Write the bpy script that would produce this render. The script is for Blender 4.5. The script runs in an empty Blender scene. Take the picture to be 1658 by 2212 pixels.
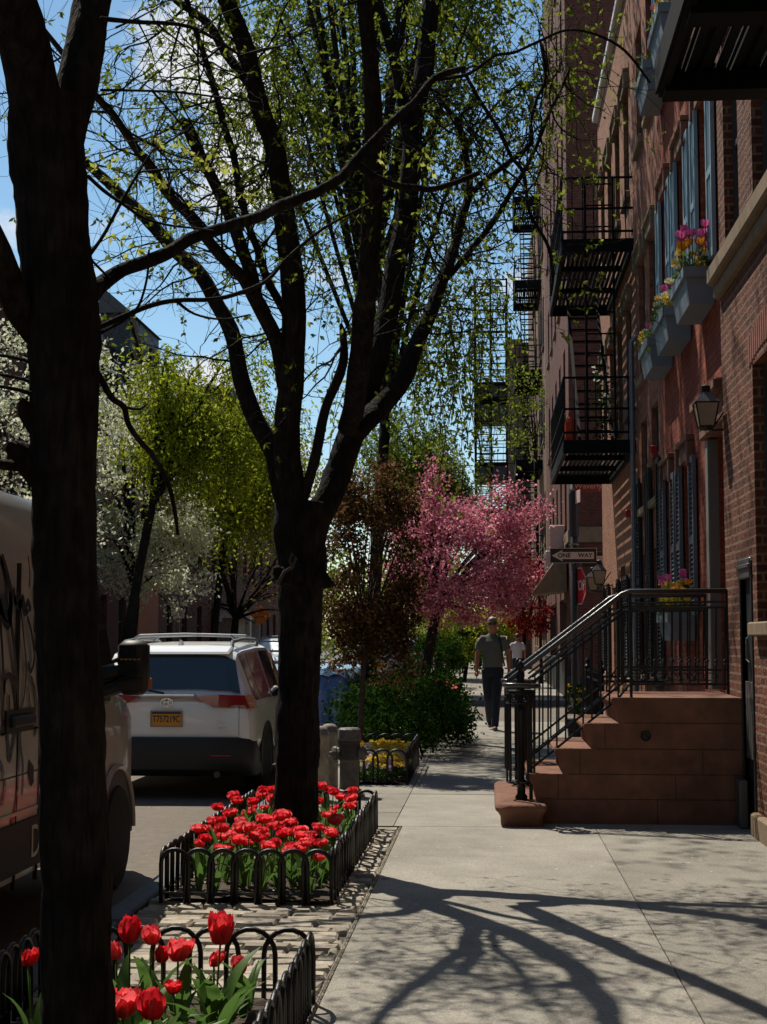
import bpy, bmesh, math, random
from mathutils import Vector, Matrix, noise
R = math.radians
PI = math.pi
V = Vector
random.seed(11)
scene = bpy.context.scene
col = scene.collection
rnd = random.uniform

# ------------------------------------------------------------------ camera
F = 3199.0; PX0, PY0 = 829.0, 1106.0          # focal length and centre in photo units (1658 x 2212)
CAM = V((0, 0, 1.5))
PITCH = math.atan(274 / F)
YAW = math.atan(229 / F * math.cos(PITCH))
FWD = V((-math.sin(YAW) * math.cos(PITCH), math.cos(YAW) * math.cos(PITCH), math.sin(PITCH)))
RGT = V((math.cos(YAW), math.sin(YAW), 0))
UPV = RGT.cross(FWD)
def ray(px, py): return FWD + RGT * ((px - PX0) / F) + UPV * ((PY0 - py) / F)
def at(px, py, Y):
    d = ray(px, py); return CAM + d * (Y / d.y)
cam_d = bpy.data.cameras.new('camera')
cam = bpy.data.objects.new('camera', cam_d); col.objects.link(cam)
cam.location = CAM
cam.rotation_euler = (FWD).to_track_quat('-Z', 'Y').to_euler()
cam_d.sensor_fit = 'VERTICAL'; cam_d.sensor_height = 24.0
cam_d.lens = 24.0 * F / 2212.0
cam_d.clip_start = 0.05; cam_d.clip_end = 2000
scene.camera = cam

# ------------------------------------------------------------------ objects
LOC = {}
def tag(o, label=None, cat=None, group=None, kind=None):
    if label: o['label'] = label
    if cat: o['category'] = cat
    if group: o['group'] = group
    if kind: o['kind'] = kind
    return o
def thing(name, label, cat, loc=(0, 0, 0), group=None):
    o = bpy.data.objects.new(name, None); col.objects.link(o)
    o.empty_display_size = 0.1
    o.location = loc; LOC[o] = V(loc)
    return tag(o, label, cat, group)
def copy_tree(o, parent=None, loc=None, rz=0.0, s=1.0, label=None):
    c = o.copy(); col.objects.link(c)
    if parent is not None: c.parent = parent
    if loc is not None:
        c.location = loc; c.rotation_euler = (0, 0, rz); c.scale = (s, s, s)
    if label: c['label'] = label
    for ch in list(o.children): copy_tree(ch, c)
    return c

class MB:
    def __init__(s): s.v = []; s.f = []; s.m = []
    def quad(s, a, b, c, d, mi=0):
        n = len(s.v); s.v += [tuple(a), tuple(b), tuple(c), tuple(d)]; s.f.append((n, n+1, n+2, n+3)); s.m.append(mi)
    def poly(s, pts, mi=0):
        n = len(s.v); s.v += [tuple(p) for p in pts]; s.f.append(tuple(range(n, n+len(pts)))); s.m.append(mi)
    def box(s, x0, y0, z0, x1, y1, z1, mi=0, M=None):
        n = len(s.v)
        if x0 > x1: x0, x1 = x1, x0
        if y0 > y1: y0, y1 = y1, y0
        if z0 > z1: z0, z1 = z1, z0
        p = [(x0,y0,z0),(x1,y0,z0),(x1,y1,z0),(x0,y1,z0),(x0,y0,z1),(x1,y0,z1),(x1,y1,z1),(x0,y1,z1)]
        if M is not None: p = [tuple(M @ V(q)) for q in p]
        s.v += p
        for q in ((0,3,2,1),(4,5,6,7),(0,1,5,4),(1,2,6,5),(2,3,7,6),(3,0,4,7)):
            s.f.append(tuple(n+i for i in q)); s.m.append(mi)
    def rbox(s, x0, y0, z0, x1, y1, z1, b=0.01, mi=0, M=None):
        """box with chamfered vertical and top edges"""
        if x0 > x1: x0, x1 = x1, x0
        if y0 > y1: y0, y1 = y1, y0
        def ring(i, z): return [(x0+i+b,y0+i,z),(x1-i-b,y0+i,z),(x1-i,y0+i+b,z),(x1-i,y1-i-b,z),(x1-i-b,y1-i,z),(x0+i+b,y1-i,z),(x0+i,y1-i-b,z),(x0+i,y0+i+b,z)]
        rings = [ring(b, z0), ring(0, z0+b), ring(0, z1-b), ring(b, z1)]
        s.loft(rings, mi, M)
    def loft(s, rings, mi=0, M=None, cap=True, closed=True):
        n = len(s.v); k = len(rings[0])
        for r in rings:
            for p in r: s.v.append(tuple(M @ V(p)) if M is not None else tuple(p))
        for i in range(len(rings)-1):
            for j in range(k if closed else k-1):
                a = n+i*k+j; b = n+i*k+(j+1) % k
                s.f.append((a, b, b+k, a+k)); s.m.append(mi)
        if cap:
            s.f.append(tuple(n+j for j in reversed(range(k)))); s.m.append(mi)
            s.f.append(tuple(n+(len(rings)-1)*k+j for j in range(k))); s.m.append(mi)
    def tube(s, pts, rad, seg=8, mi=0, cap=True, jit=0.0, flat=1.0):
        pts = [V(p) for p in pts]
        if not isinstance(rad, (list, tuple)): rad = [rad]*len(pts)
        rings = []; up = None
        for i, p in enumerate(pts):
            t = (pts[min(i+1, len(pts)-1)] - pts[max(i-1, 0)])
            if t.length < 1e-9: t = V((0,0,1))
            t.normalize()
            if up is None:
                up = V((0,0,1)) if abs(t.z) < .9 else V((0,-1,0))
            a = t.cross(up)
            if a.length < 1e-4: a = t.cross(V((1,0,0)))
            a.normalize(); b = a.cross(t); up = b
            rg = []
            for j in range(seg):
                th = 2*PI*j/seg
                rr = rad[i]
                if jit: rr *= 1 + jit*noise.noise(V((p.x*6+math.cos(th)*1.3, p.y*6+math.sin(th)*1.3, p.z*5))) + jit*.45*noise.noise(V((math.cos(th)*3.1+p.x*9, math.sin(th)*3.1+p.y*9, p.z*23)))
                rg.append(p + a*math.cos(th)*rr + b*math.sin(th)*rr*flat)
            rings.append(rg)
        s.loft(rings, mi, None, cap)
    def lathe(s, prof, c=(0,0,0), seg=16, mi=0, M=None):
        rings = [[(c[0]+r*math.cos(2*PI*j/seg), c[1]+r*math.sin(2*PI*j/seg), c[2]+z) for j in range(seg)] for r, z in prof]
        s.loft(rings, mi, M)
    def ball(s, c, r, sx=1, sy=1, sz=1, n=8, mi=0):
        rings = []
        for i in range(n+1):
            th = PI*(i+.02)/(n+.04); rings.append([(c[0]+r*sx*math.sin(th)*math.cos(2*PI*j/(n*2)), c[1]+r*sy*math.sin(th)*math.sin(2*PI*j/(n*2)), c[2]-r*sz*math.cos(th)) for j in range(n*2)])
        s.loft(rings, mi)
    def prism(s, poly, axis, a0, a1, mi=0):
        """poly: 2D points; axis 'y' -> (x,z), 'x' -> (y,z), 'z' -> (x,y)"""
        def P(p, a): return (p[0], a, p[1]) if axis == 'y' else ((a, p[0], p[1]) if axis == 'x' else (p[0], p[1], a))
        s.loft([[P(p, a0) for p in poly], [P(p, a1) for p in poly]], mi)
    def leaf(s, p, d, n, L, W, mi=0):
        a = d.cross(n)
        if a.length < 1e-4: a = d.orthogonal()
        a.normalize(); a *= W*.5
        m = p + d*(L*.5)
        s.quad(p, m+a, p+d*L, m-a, mi)
    def build(s, name, mats, parent=None, smooth=False, fix=True):
        if not isinstance(mats, (list, tuple)): mats = [mats]
        vs = s.v; off = None
        if parent is None and vs:
            xs = [v[0] for v in vs]; ys = [v[1] for v in vs]; zs = [v[2] for v in vs]
            off = V(((min(xs)+max(xs))/2, (min(ys)+max(ys))/2, min(zs)))
            vs = [(v[0]-off.x, v[1]-off.y, v[2]-off.z) for v in vs]
        me = bpy.data.meshes.new(name)
        me.from_pydata(vs, [], s.f)
        for m in mats: me.materials.append(m)
        if len(mats) > 1: me.polygons.foreach_set('material_index', s.m)
        if fix:
            bm = bmesh.new(); bm.from_mesh(me)
            bmesh.ops.recalc_face_normals(bm, faces=bm.faces)
            bm.to_mesh(me); bm.free()
        if smooth:
            me.polygons.foreach_set('use_smooth', [True]*len(me.polygons))
        me.update()
        o = bpy.data.objects.new(name, me); col.objects.link(o)
        if off is not None: o.location = off; LOC[o] = off.copy()
        if parent is not None:
            o.parent = parent
            if parent in LOC: o.matrix_parent_inverse = Matrix.Translation(-LOC[parent])
        return o
def auto_smooth(o, ang=35):
    me = o.data
    me.polygons.foreach_set('use_smooth', [True]*len(me.polygons))
    bm = bmesh.new(); bm.from_mesh(me); bmesh.ops.remove_doubles(bm, verts=bm.verts, dist=1e-5)
    for e in bm.edges:
        if len(e.link_faces) == 2 and e.calc_face_angle(0) > R(ang): e.smooth = False
    bm.to_mesh(me); bm.free(); return o

def text_mesh(name, txt, mat, M, size, parent, ext=0.002, sx=1.0, bold=0.0):
    cu = bpy.data.curves.new('t', 'FONT'); cu.body = txt; cu.size = size; cu.extrude = ext
    cu.align_x = 'CENTER'; cu.align_y = 'CENTER'; cu.offset = bold; cu.resolution_u = 3
    ob = bpy.data.objects.new('t', cu); col.objects.link(ob)
    dg = bpy.context.evaluated_depsgraph_get(); dg.update()
    me = bpy.data.meshes.new_from_object(ob.evaluated_get(dg))
    bpy.data.objects.remove(ob); bpy.data.curves.remove(cu)
    me.transform(Matrix.Diagonal((sx, 1, 1, 1))); me.transform(M)
    me.materials.clear(); me.materials.append(mat); me.name = name
    o = bpy.data.objects.new(name, me); col.objects.link(o)
    if parent is not None:
        o.parent = parent
        if parent in LOC: o.matrix_parent_inverse = Matrix.Translation(-LOC[parent])
    return o
def face_cam(x, y, z):   # text facing -Y
    return Matrix(((1,0,0,x),(0,0,-1,y),(0,1,0,z),(0,0,0,1)))
def face_px(x, y, z):    # text facing +X
    return Matrix(((0,0,1,x),(1,0,0,y),(0,1,0,z),(0,0,0,1)))

# ------------------------------------------------------------------ materials
def nmat(name):
    m = bpy.data.materials.new(name); m.use_nodes = True
    nt = m.node_tree; nt.nodes.clear()
    out = nt.nodes.new('ShaderNodeOutputMaterial')
    return m, nt, out
def N(nt, t, **kw):
    n = nt.nodes.new(t)
    for k, v in kw.items():
        if k in n.inputs: n.inputs[k].default_value = v
        else: setattr(n, k, v)
    return n
def C4(c): return (c[0], c[1], c[2], 1)
def vary(nt, colr, vec, scale, amt, detail=6):
    """colour multiplied by fractal noise, 1 +- amt"""
    no = N(nt, 'ShaderNodeTexNoise'); no.inputs['Scale'].default_value = scale; no.inputs['Detail'].default_value = detail
    nt.links.new(vec, no.inputs['Vector'])
    mr = N(nt, 'ShaderNodeMapRange'); mr.inputs[1].default_value = .25; mr.inputs[2].default_value = .75
    mr.inputs[3].default_value = 1-amt; mr.inputs[4].default_value = 1+amt
    nt.links.new(no.outputs['Fac'], mr.inputs[0])
    mx = N(nt, 'ShaderNodeVectorMath', operation='SCALE')
    nt.links.new(colr, mx.inputs[0]); nt.links.new(mr.outputs[0], mx.inputs['Scale'])
    return mx.outputs[0]
def pmat(name, c, rough=.6, metal=0.0, var=.12, vs=6, bump=0.0, bs=40, coat=0.0, spec=.5, var2=0.0, vs2=.7):
    m, nt, out = nmat(name)
    p = N(nt, 'ShaderNodeBsdfPrincipled'); nt.links.new(p.outputs[0], out.inputs[0])
    p.inputs['Roughness'].default_value = rough; p.inputs['Metallic'].default_value = metal
    p.inputs['Coat Weight'].default_value = coat; p.inputs['Coat Roughness'].default_value = .05
    p.inputs['Specular IOR Level'].default_value = spec
    tc = N(nt, 'ShaderNodeTexCoord'); rgb = N(nt, 'ShaderNodeRGB'); rgb.outputs[0].default_value = C4(c)
    o = rgb.outputs[0]
    if var: o = vary(nt, o, tc.outputs['Object'], vs, var)
    if var2: o = vary(nt, o, tc.outputs['Object'], vs2, var2, 3)
    nt.links.new(o, p.inputs['Base Color'])
    if bump:
        no = N(nt, 'ShaderNodeTexNoise'); no.inputs['Scale'].default_value = bs; no.inputs['Detail'].default_value = 5
        nt.links.new(tc.outputs['Object'], no.inputs['Vector'])
        b = N(nt, 'ShaderNodeBump'); b.inputs['Distance'].default_value = bump
        nt.links.new(no.outputs['Fac'], b.inputs['Height']); nt.links.new(b.outputs[0], p.inputs['Normal'])
    return m
def brick_mat(name, c1, c2, mortar, w=.21, h=.072, ms=.011, bump=.012, var=.3):
    m, nt, out = nmat(name)
    p = N(nt, 'ShaderNodeBsdfPrincipled'); nt.links.new(p.outputs[0], out.inputs[0]); p.inputs['Roughness'].default_value = .88
    p.inputs['Specular IOR Level'].default_value = .25
    tc = N(nt, 'ShaderNodeTexCoord'); sx = N(nt, 'ShaderNodeSeparateXYZ'); nt.links.new(tc.outputs['Object'], sx.inputs[0])
    ad = N(nt, 'ShaderNodeMath', operation='ADD'); nt.links.new(sx.outputs[0], ad.inputs[0]); nt.links.new(sx.outputs[1], ad.inputs[1])
    # a little unevenness in the courses
    wob = N(nt, 'ShaderNodeTexNoise'); wob.inputs['Scale'].default_value = 3.0; nt.links.new(tc.outputs['Object'], wob.inputs['Vector'])
    wm = N(nt, 'ShaderNodeMath', operation='MULTIPLY_ADD'); wm.inputs[1].default_value = .018
    nt.links.new(wob.outputs['Fac'], wm.inputs[0]); nt.links.new(sx.outputs[2], wm.inputs[2])
    cb = N(nt, 'ShaderNodeCombineXYZ'); nt.links.new(ad.outputs[0], cb.inputs[0]); nt.links.new(wm.outputs[0], cb.inputs[1])
    bk = N(nt, 'ShaderNodeTexBrick'); nt.links.new(cb.outputs[0], bk.inputs['Vector'])
    bk.inputs['Scale'].default_value = 1; bk.inputs['Brick Width'].default_value = w; bk.inputs['Row Height'].default_value = h
    bk.inputs['Mortar Size'].default_value = ms; bk.inputs['Mortar Smooth'].default_value = .15; bk.inputs['Bias'].default_value = 0
    bk.inputs['Color1'].default_value = C4(c1); bk.inputs['Color2'].default_value = C4(c2); bk.inputs['Mortar'].default_value = C4(mortar)
    o = vary(nt, bk.outputs['Color'], tc.outputs['Object'], 9, var*.7)
    o = vary(nt, o, tc.outputs['Object'], .9, var*.5, 4)
    nt.links.new(o, p.inputs['Base Color'])
    no = N(nt, 'ShaderNodeTexNoise'); no.inputs['Scale'].default_value = 45; nt.links.new(tc.outputs['Object'], no.inputs['Vector'])
    hm = N(nt, 'ShaderNodeMath', operation='MULTIPLY_ADD'); hm.inputs[1].default_value = -1.0
    nt.links.new(bk.outputs['Fac'], hm.inputs[0]); nt.links.new(no.outputs['Fac'], hm.inputs[2])
    b = N(nt, 'ShaderNodeBump'); b.inputs['Distance'].default_value = bump; b.inputs['Strength'].default_value = .9
    nt.links.new(hm.outputs[0], b.inputs['Height']); nt.links.new(b.outputs[0], p.inputs['Normal'])
    return m
def leaf_mat(name, cols, trans=.45, gloss=.0):
    m, nt, out = nmat(name)
    g = N(nt, 'ShaderNodeNewGeometry'); cr = N(nt, 'ShaderNodeValToRGB')
    cr.color_ramp.interpolation = 'LINEAR'
    el = cr.color_ramp.elements
    while len(el) < len(cols): el.new(.5)
    for i, c in enumerate(cols):
        el[i].position = i/max(1, len(cols)-1); el[i].color = C4(c)
    nt.links.new(g.outputs['Random Per Island'], cr.inputs[0])
    d = N(nt, 'ShaderNodeBsdfDiffuse'); t = N(nt, 'ShaderNodeBsdfTranslucent'); mx = N(nt, 'ShaderNodeMixShader'); mx.inputs[0].default_value = trans
    nt.links.new(cr.outputs[0], d.inputs[0]); nt.links.new(cr.outputs[0], t.inputs[0])
    nt.links.new(d.outputs[0], mx.inputs[1]); nt.links.new(t.outputs[0], mx.inputs[2])
    last = mx
    if gloss:
        gl = N(nt, 'ShaderNodeBsdfGlossy'); gl.inputs['Roughness'].default_value = .45; gl.inputs[0].default_value = (1,1,1,1)
        m2 = N(nt, 'ShaderNodeMixShader'); m2.inputs[0].default_value = gloss
        nt.links.new(mx.outputs[0], m2.inputs[1]); nt.links.new(gl.outputs[0], m2.inputs[2]); last = m2
    nt.links.new(last.outputs[0], out.inputs[0])
    return m
def island_mat(name, c, amt=.2, rough=.85, var=.15, vs=8, bump=.004, bs=30, var2=.1, vs2=.8, speck=0.0):
    m = pmat(name, c, rough, 0, var, vs, bump, bs, var2=var2, vs2=vs2, spec=.3)
    nt = m.node_tree; p = [n for n in nt.nodes if n.type == 'BSDF_PRINCIPLED'][0]
    src = p.inputs['Base Color'].links[0].from_socket
    g = N(nt, 'ShaderNodeNewGeometry'); mr = N(nt, 'ShaderNodeMapRange'); mr.inputs[3].default_value = 1-amt; mr.inputs[4].default_value = 1+amt
    nt.links.new(g.outputs['Random Per Island'], mr.inputs[0])
    mx = N(nt, 'ShaderNodeVectorMath', operation='SCALE'); nt.links.new(src, mx.inputs[0]); nt.links.new(mr.outputs[0], mx.inputs['Scale'])
    last = mx.outputs[0]
    if speck:
        tc = N(nt, 'ShaderNodeTexCoord'); vo = N(nt, 'ShaderNodeTexNoise'); vo.inputs['Scale'].default_value = 130; vo.inputs['Detail'].default_value = 2
        nt.links.new(tc.outputs['Object'], vo.inputs['Vector'])
        m3 = N(nt, 'ShaderNodeMapRange'); m3.inputs[1].default_value = .3; m3.inputs[2].default_value = .7; m3.inputs[3].default_value = 1-speck; m3.inputs[4].default_value = 1+speck
        nt.links.new(vo.outputs['Fac'], m3.inputs[0])
        m4 = N(nt, 'ShaderNodeVectorMath', operation='SCALE'); nt.links.new(last, m4.inputs[0]); nt.links.new(m3.outputs[0], m4.inputs['Scale']); last = m4.outputs[0]
    nt.links.new(last, p.inputs['Base Color'])
    return m

def bark_mat(name, c):
    """furrowed bark: stretched ridges and plates"""
    m = pmat(name, c, .95, 0, .5, 10, 0, 22, spec=.12, var2=.35, vs2=2)
    nt = m.node_tree; p = [n for n in nt.nodes if n.type == 'BSDF_PRINCIPLED'][0]
    tc = N(nt, 'ShaderNodeTexCoord'); mp = N(nt, 'ShaderNodeMapping'); mp.inputs['Scale'].default_value = (38, 38, 6); nt.links.new(tc.outputs['Object'], mp.inputs[0])
    no = N(nt, 'ShaderNodeTexNoise'); no.inputs['Scale'].default_value = 1; no.inputs['Detail'].default_value = 5; no.inputs['Distortion'].default_value = .6; nt.links.new(mp.outputs[0], no.inputs['Vector'])
    b = N(nt, 'ShaderNodeBump'); b.inputs['Distance'].default_value = .035; b.inputs['Strength'].default_value = 1
    nt.links.new(no.outputs['Fac'], b.inputs['Height']); nt.links.new(b.outputs[0], p.inputs['Normal'])
    src = p.inputs['Base Color'].links[0].from_socket
    mr = N(nt, 'ShaderNodeMapRange'); mr.inputs[1].default_value = .3; mr.inputs[2].default_value = .7; mr.inputs[3].default_value = .55; mr.inputs[4].default_value = 1.6; nt.links.new(no.outputs['Fac'], mr.inputs[0])
    mx = N(nt, 'ShaderNodeVectorMath', operation='SCALE'); nt.links.new(src, mx.inputs[0]); nt.links.new(mr.outputs[0], mx.inputs['Scale']); nt.links.new(mx.outputs[0], p.inputs['Base Color'])
    return m
M = {}
M['concrete'] = island_mat('concrete', (.232, .218, .186), .14, .9, .15, 4, .003, 120, .16, .7, .3)
M['asphalt'] = island_mat('asphalt', (.15, .128, .105), .0, .9, .18, 10, .006, 90, .15, .5, .3)
M['cobble'] = island_mat('cobble', (.31, .275, .22), .28, .85, .25, 14, .006, 40, .1, 2, .15)
M['grout'] = pmat('grout', (.07, .06, .045), .95, var=.4, vs=30, bump=.01, bs=60)
M['kerb'] = island_mat('kerb_stone', (.10, .105, .115), .1, .7, .2, 12, .003, 60, .1, 1)
M['soil'] = pmat('soil', (.055, .038, .026), .95, var=.5, vs=25, bump=.03, bs=35)
M['dirt'] = pmat('dirt', (.10, .09, .08), .95, var=.3, vs=2)
M['brown'] = pmat('brownstone', (.175, .086, .056), .88, var=.28, vs=7, bump=.006, bs=50, var2=.28, vs2=2.2, spec=.25)
M['sand'] = pmat('limestone', (.21, .155, .10), .85, var=.2, vs=6, bump=.003, bs=60, spec=.25)
M['iron'] = pmat('black_iron', (.006, .0065, .007), .42, 0, .3, 30, .0015, 120, spec=.4)
M['rail'] = pmat('handrail_iron', (.035, .036, .036), .28, 0, .3, 30, .0015, 120, spec=.7)  # lifted base tone puts sun glints into the handrail colour, besides the gloss
M['ironp'] = pmat('painted_iron', (.006, .0062, .0065), .7, 0, .3, 30, .001, 120, spec=.12)
M['ironm'] = pmat('worn_iron', (.012, .012, .013), .5, 0, .4, 30, .001, 120)
M['brickA'] = brick_mat('brick_dark', (.155, .046, .025), (.085, .028, .018), (.20, .125, .08), ms=.011, bump=.018)
M['brickB'] = brick_mat('brick_red', (.33, .072, .032), (.22, .045, .022), (.15, .05, .03), ms=.009, bump=.012)
M['brickC'] = brick_mat('brick_pink', (.30, .105, .055), (.18, .065, .036), (.22, .11, .07), ms=.01, bump=.008)
M['brickS'] = brick_mat('brick_sand', (.30, .13, .07), (.20, .085, .045), (.26, .14, .085), ms=.01, bump=.008)
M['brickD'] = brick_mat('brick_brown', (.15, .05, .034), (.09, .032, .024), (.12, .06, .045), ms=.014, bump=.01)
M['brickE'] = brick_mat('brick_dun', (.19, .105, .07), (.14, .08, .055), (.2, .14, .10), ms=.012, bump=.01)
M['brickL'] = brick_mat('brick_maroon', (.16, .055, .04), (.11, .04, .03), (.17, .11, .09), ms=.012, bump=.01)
M['glass'] = pmat('window_glass', (.02, .025, .03), .06, 0, .2, 2, spec=.8)
M['frame'] = pmat('window_frame', (.05, .05, .05), .5)
M['blue'] = pmat('shutter_blue', (.20, .30, .35), .45, 0, .08, 8, .0008, 60)
M['boxblue'] = pmat('planter_blue', (.135, .175, .205), .55, 0, .08, 6, .0008, 60)
M['grey'] = pmat('shutter_grey', (.105, .125, .15), .5, 0, .1, 8, .0008, 60)
M['black'] = pmat('shutter_black', (.014, .017, .02), .5, 0, .2, 8)
M['doorgrey'] = pmat('door_grey', (.15, .145, .13), .5)
M['white'] = pmat('white_trim', (.62, .62, .6), .5)
M['panel'] = pmat('grey_panel', (.11, .11, .115), .35, .3)
M['bark'] = bark_mat('bark', (.018, .0155, .013))
M['barkg'] = pmat('bark_grey', (.085, .07, .06), .95, 0, .4, 20, .02, 30, spec=.15)
M['lf_green'] = leaf_mat('leaf_spring', [(.10, .15, .02), (.17, .22, .03), (.26, .30, .05)], .5)
M['lf_young'] = leaf_mat('leaf_young', [(.30, .36, .05), (.42, .46, .09), (.5, .5, .16)], .55)
M['lf_weep'] = leaf_mat('leaf_weeping', [(.08, .12, .016), (.15, .20, .022), (.27, .32, .04)], .55)
M['lf_ygreen'] = leaf_mat('leaf_yellowgreen', [(.15, .20, .012), (.26, .32, .02), (.38, .42, .04)], .55)
M['lf_white'] = leaf_mat('blossom_white', [(.55, .57, .42), (.66, .68, .54), (.40, .45, .22), (.75, .75, .64)], .5)
M['lf_pink'] = leaf_mat('blossom_pink', [(.40, .08, .14), (.58, .18, .26), (.72, .33, .38), (.27, .055, .09), (.80, .48, .50)], .5)
M['lf_copper'] = leaf_mat('leaf_copper', [(.04, .028, .012), (.09, .05, .02), (.15, .07, .035), (.10, .085, .02), (.32, .18, .12)], .4)
M['lf_red'] = leaf_mat('leaf_red', [(.16, .012, .014), (.26, .02, .022), (.10, .01, .010), (.34, .08, .06)], .4)
M['lf_hedge'] = leaf_mat('leaf_hedge', [(.010, .028, .007), (.017, .042, .008), (.028, .066, .011), (.055, .11, .02)], .28)
M['lf_far'] = leaf_mat('leaf_far', [(.10, .15, .02), (.18, .24, .03), (.28, .33, .06)], .5)
M['lf_blade'] = leaf_mat('leaf_blade', [(.05, .11, .03), (.085, .17, .035), (.11, .21, .05)], .45, .015)
M['stem'] = leaf_mat('stem_green', [(.08, .15, .04), (.11, .19, .05)], .2)
M['petal'] = leaf_mat('petal_red', [(.74, .035, .055), (.86, .09, .11), (.92, .20, .20)], .58, .02)
M['petal2'] = leaf_mat('petal_crimson', [(.60, .012, .03), (.78, .03, .045), (.86, .09, .09)], .58, .02)
M['yellow'] = leaf_mat('petal_yellow', [(.75, .45, .02), (.8, .58, .06), (.72, .6, .2)], .35)
M['pale'] = leaf_mat('petal_pale', [(.7, .62, .35), (.75, .7, .5)], .35)
M['pinkp'] = leaf_mat('petal_pink', [(.7, .16, .35), (.75, .3, .48), (.6, .12, .35)], .4)
M['mauve'] = leaf_mat('petal_mauve', [(.45, .33, .6), (.6, .5, .7)], .35)
M['orange'] = leaf_mat('petal_orange', [(.8, .28, .02), (.8, .4, .05)], .35)
M['whitep'] = leaf_mat('petal_white', [(.7, .7, .6), (.75, .73, .66)], .35)
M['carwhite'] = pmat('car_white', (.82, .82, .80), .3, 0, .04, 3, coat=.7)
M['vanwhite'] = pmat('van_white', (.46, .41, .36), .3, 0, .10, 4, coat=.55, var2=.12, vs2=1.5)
M['carblack'] = pmat('car_black', (.012, .013, .015), .25, 0, .1, 3, coat=.6)
M['carsilver'] = pmat('car_silver', (.42, .45, .47), .3, .4, .05, 3, coat=.5)
M['plastic'] = pmat('black_plastic', (.012, .013, .014), .55, 0, .15, 20)
M['tyre'] = pmat('tyre', (.012, .012, .012), .85, 0, .2, 20, .003, 60)
M['rim'] = pmat('rim', (.25, .24, .23), .35, .7)
M['chrome'] = pmat('chrome', (.65, .66, .67), .18, 1.0, 0)
M['redlens'] = pmat('red_lens', (.26, .005, .009), .12, 0, .1, 10, coat=.8)
M['clearlens'] = pmat('clear_lens', (.3, .25, .24), .12, 0, .1, 10, coat=.8)
M['plate'] = pmat('plate_orange', (.62, .26, .01), .45)
M['navy'] = pmat('navy', (.015, .018, .04), .5)
M['orangesign'] = pmat('orange_sign', (.75, .17, .01), .45)
M['signwhite'] = pmat('sign_white', (.52, .49, .46), .5)
M['signblack'] = pmat('sign_black', (.012, .012, .012), .45)
M['signred'] = pmat('sign_red', (.42, .01, .015), .4)
M['signbrown'] = pmat('sign_brown', (.20, .035, .03), .5)
M['signpink'] = pmat('sign_letters', (.62, .42, .36), .5)
M['tarp'] = pmat('blue_tarp', (.035, .09, .26), .3, 0, .2, 3, .03, 6)
M['tarptop'] = pmat('lit_blue_tarp', (.22, .38, .52), .35, 0, .2, 5, .03, 9)  # same tarp as the sides, light falling on its top put into the colour
M['galv'] = pmat('galvanised', (.22, .23, .24), .45, .6, .15, 20)
M['bollard'] = pmat('flaking_paint', (.21, .19, .16), .8, 0, .35, 14, .004, 40, var2=.35, vs2=6)
M['hydrant'] = pmat('hydrant_black', (.030, .028, .027), .6, 0, .4, 14, .004, 40)
M['hydsilver'] = pmat('hydrant_silver', (.10, .092, .085), .6, .1, .4, 16, .004, 40)
M['beige'] = pmat('beige_door', (.26, .19, .14), .6)
M['cone'] = pmat('cone_orange', (.7, .12, .02), .5)
M['shirt'] = pmat('shirt_olive', (.12, .115, .095), .9, 0, .12, 9, .004, 25)
M['jeans'] = pmat('jeans', (.012, .016, .026), .9, 0, .25, 12, .004, 25)
M['shirtw'] = pmat('shirt_white', (.52, .50, .56), .9, 0, .06, 9, .004, 25)
M['skin'] = pmat('skin', (.36, .17, .105), .5, 0, .08, 12)
M['skind'] = pmat('skin_tan', (.36, .145, .08), .5, 0, .08, 12)
M['hair'] = pmat('hair_grey', (.24, .20, .15), .6, 0, .3, 50)
M['haird'] = pmat('hair_dark', (.05, .04, .035), .6, 0, .3, 50)
M['shoe'] = pmat('shoe', (.11, .075, .055), .6)
M['lampglass'] = pmat('lamp_glass', (.30, .25, .19), .1, 0, .2, 4, spec=.7)
M['terracotta'] = pmat('terracotta', (.4, .13, .05), .8)
M['brickA2'] = pmat('arch_brick', (.20, .055, .035), .9, 0, .35, 12, .004, 40)

def flecks(m, scale, thr, c):
    """small pale flecks (gum, grit) with their own shape"""
    nt = m.node_tree; p = [n for n in nt.nodes if n.type == 'BSDF_PRINCIPLED'][0]; src = p.inputs['Base Color'].links[0].from_socket
    tc = N(nt, 'ShaderNodeTexCoord'); vo = N(nt, 'ShaderNodeTexVoronoi'); vo.inputs['Scale'].default_value = scale; nt.links.new(tc.outputs['Object'], vo.inputs['Vector'])
    no = N(nt, 'ShaderNodeTexNoise'); no.inputs['Scale'].default_value = scale*.4; nt.links.new(tc.outputs['Object'], no.inputs['Vector'])
    a = N(nt, 'ShaderNodeMath', operation='LESS_THAN'); nt.links.new(vo.outputs['Distance'], a.inputs[0])
    mr = N(nt, 'ShaderNodeMapRange'); mr.inputs[1].default_value = .45; mr.inputs[2].default_value = .75; mr.inputs[3].default_value = 0; mr.inputs[4].default_value = thr
    nt.links.new(no.outputs['Fac'], mr.inputs[0]); nt.links.new(mr.outputs[0], a.inputs[1])
    mx = N(nt, 'ShaderNodeMix', data_type='RGBA'); nt.links.new(a.outputs[0], mx.inputs['Factor']); nt.links.new(src, mx.inputs['A']); mx.inputs['B'].default_value = C4(c)
    nt.links.new(mx.outputs['Result'], p.inputs['Base Color'])
flecks(M['concrete'], 11, .16, (.5, .48, .43)); flecks(M['concrete'], 3.5, .12, (.085, .08, .07)); flecks(M['asphalt'], 14, .2, (.34, .30, .25))
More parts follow.
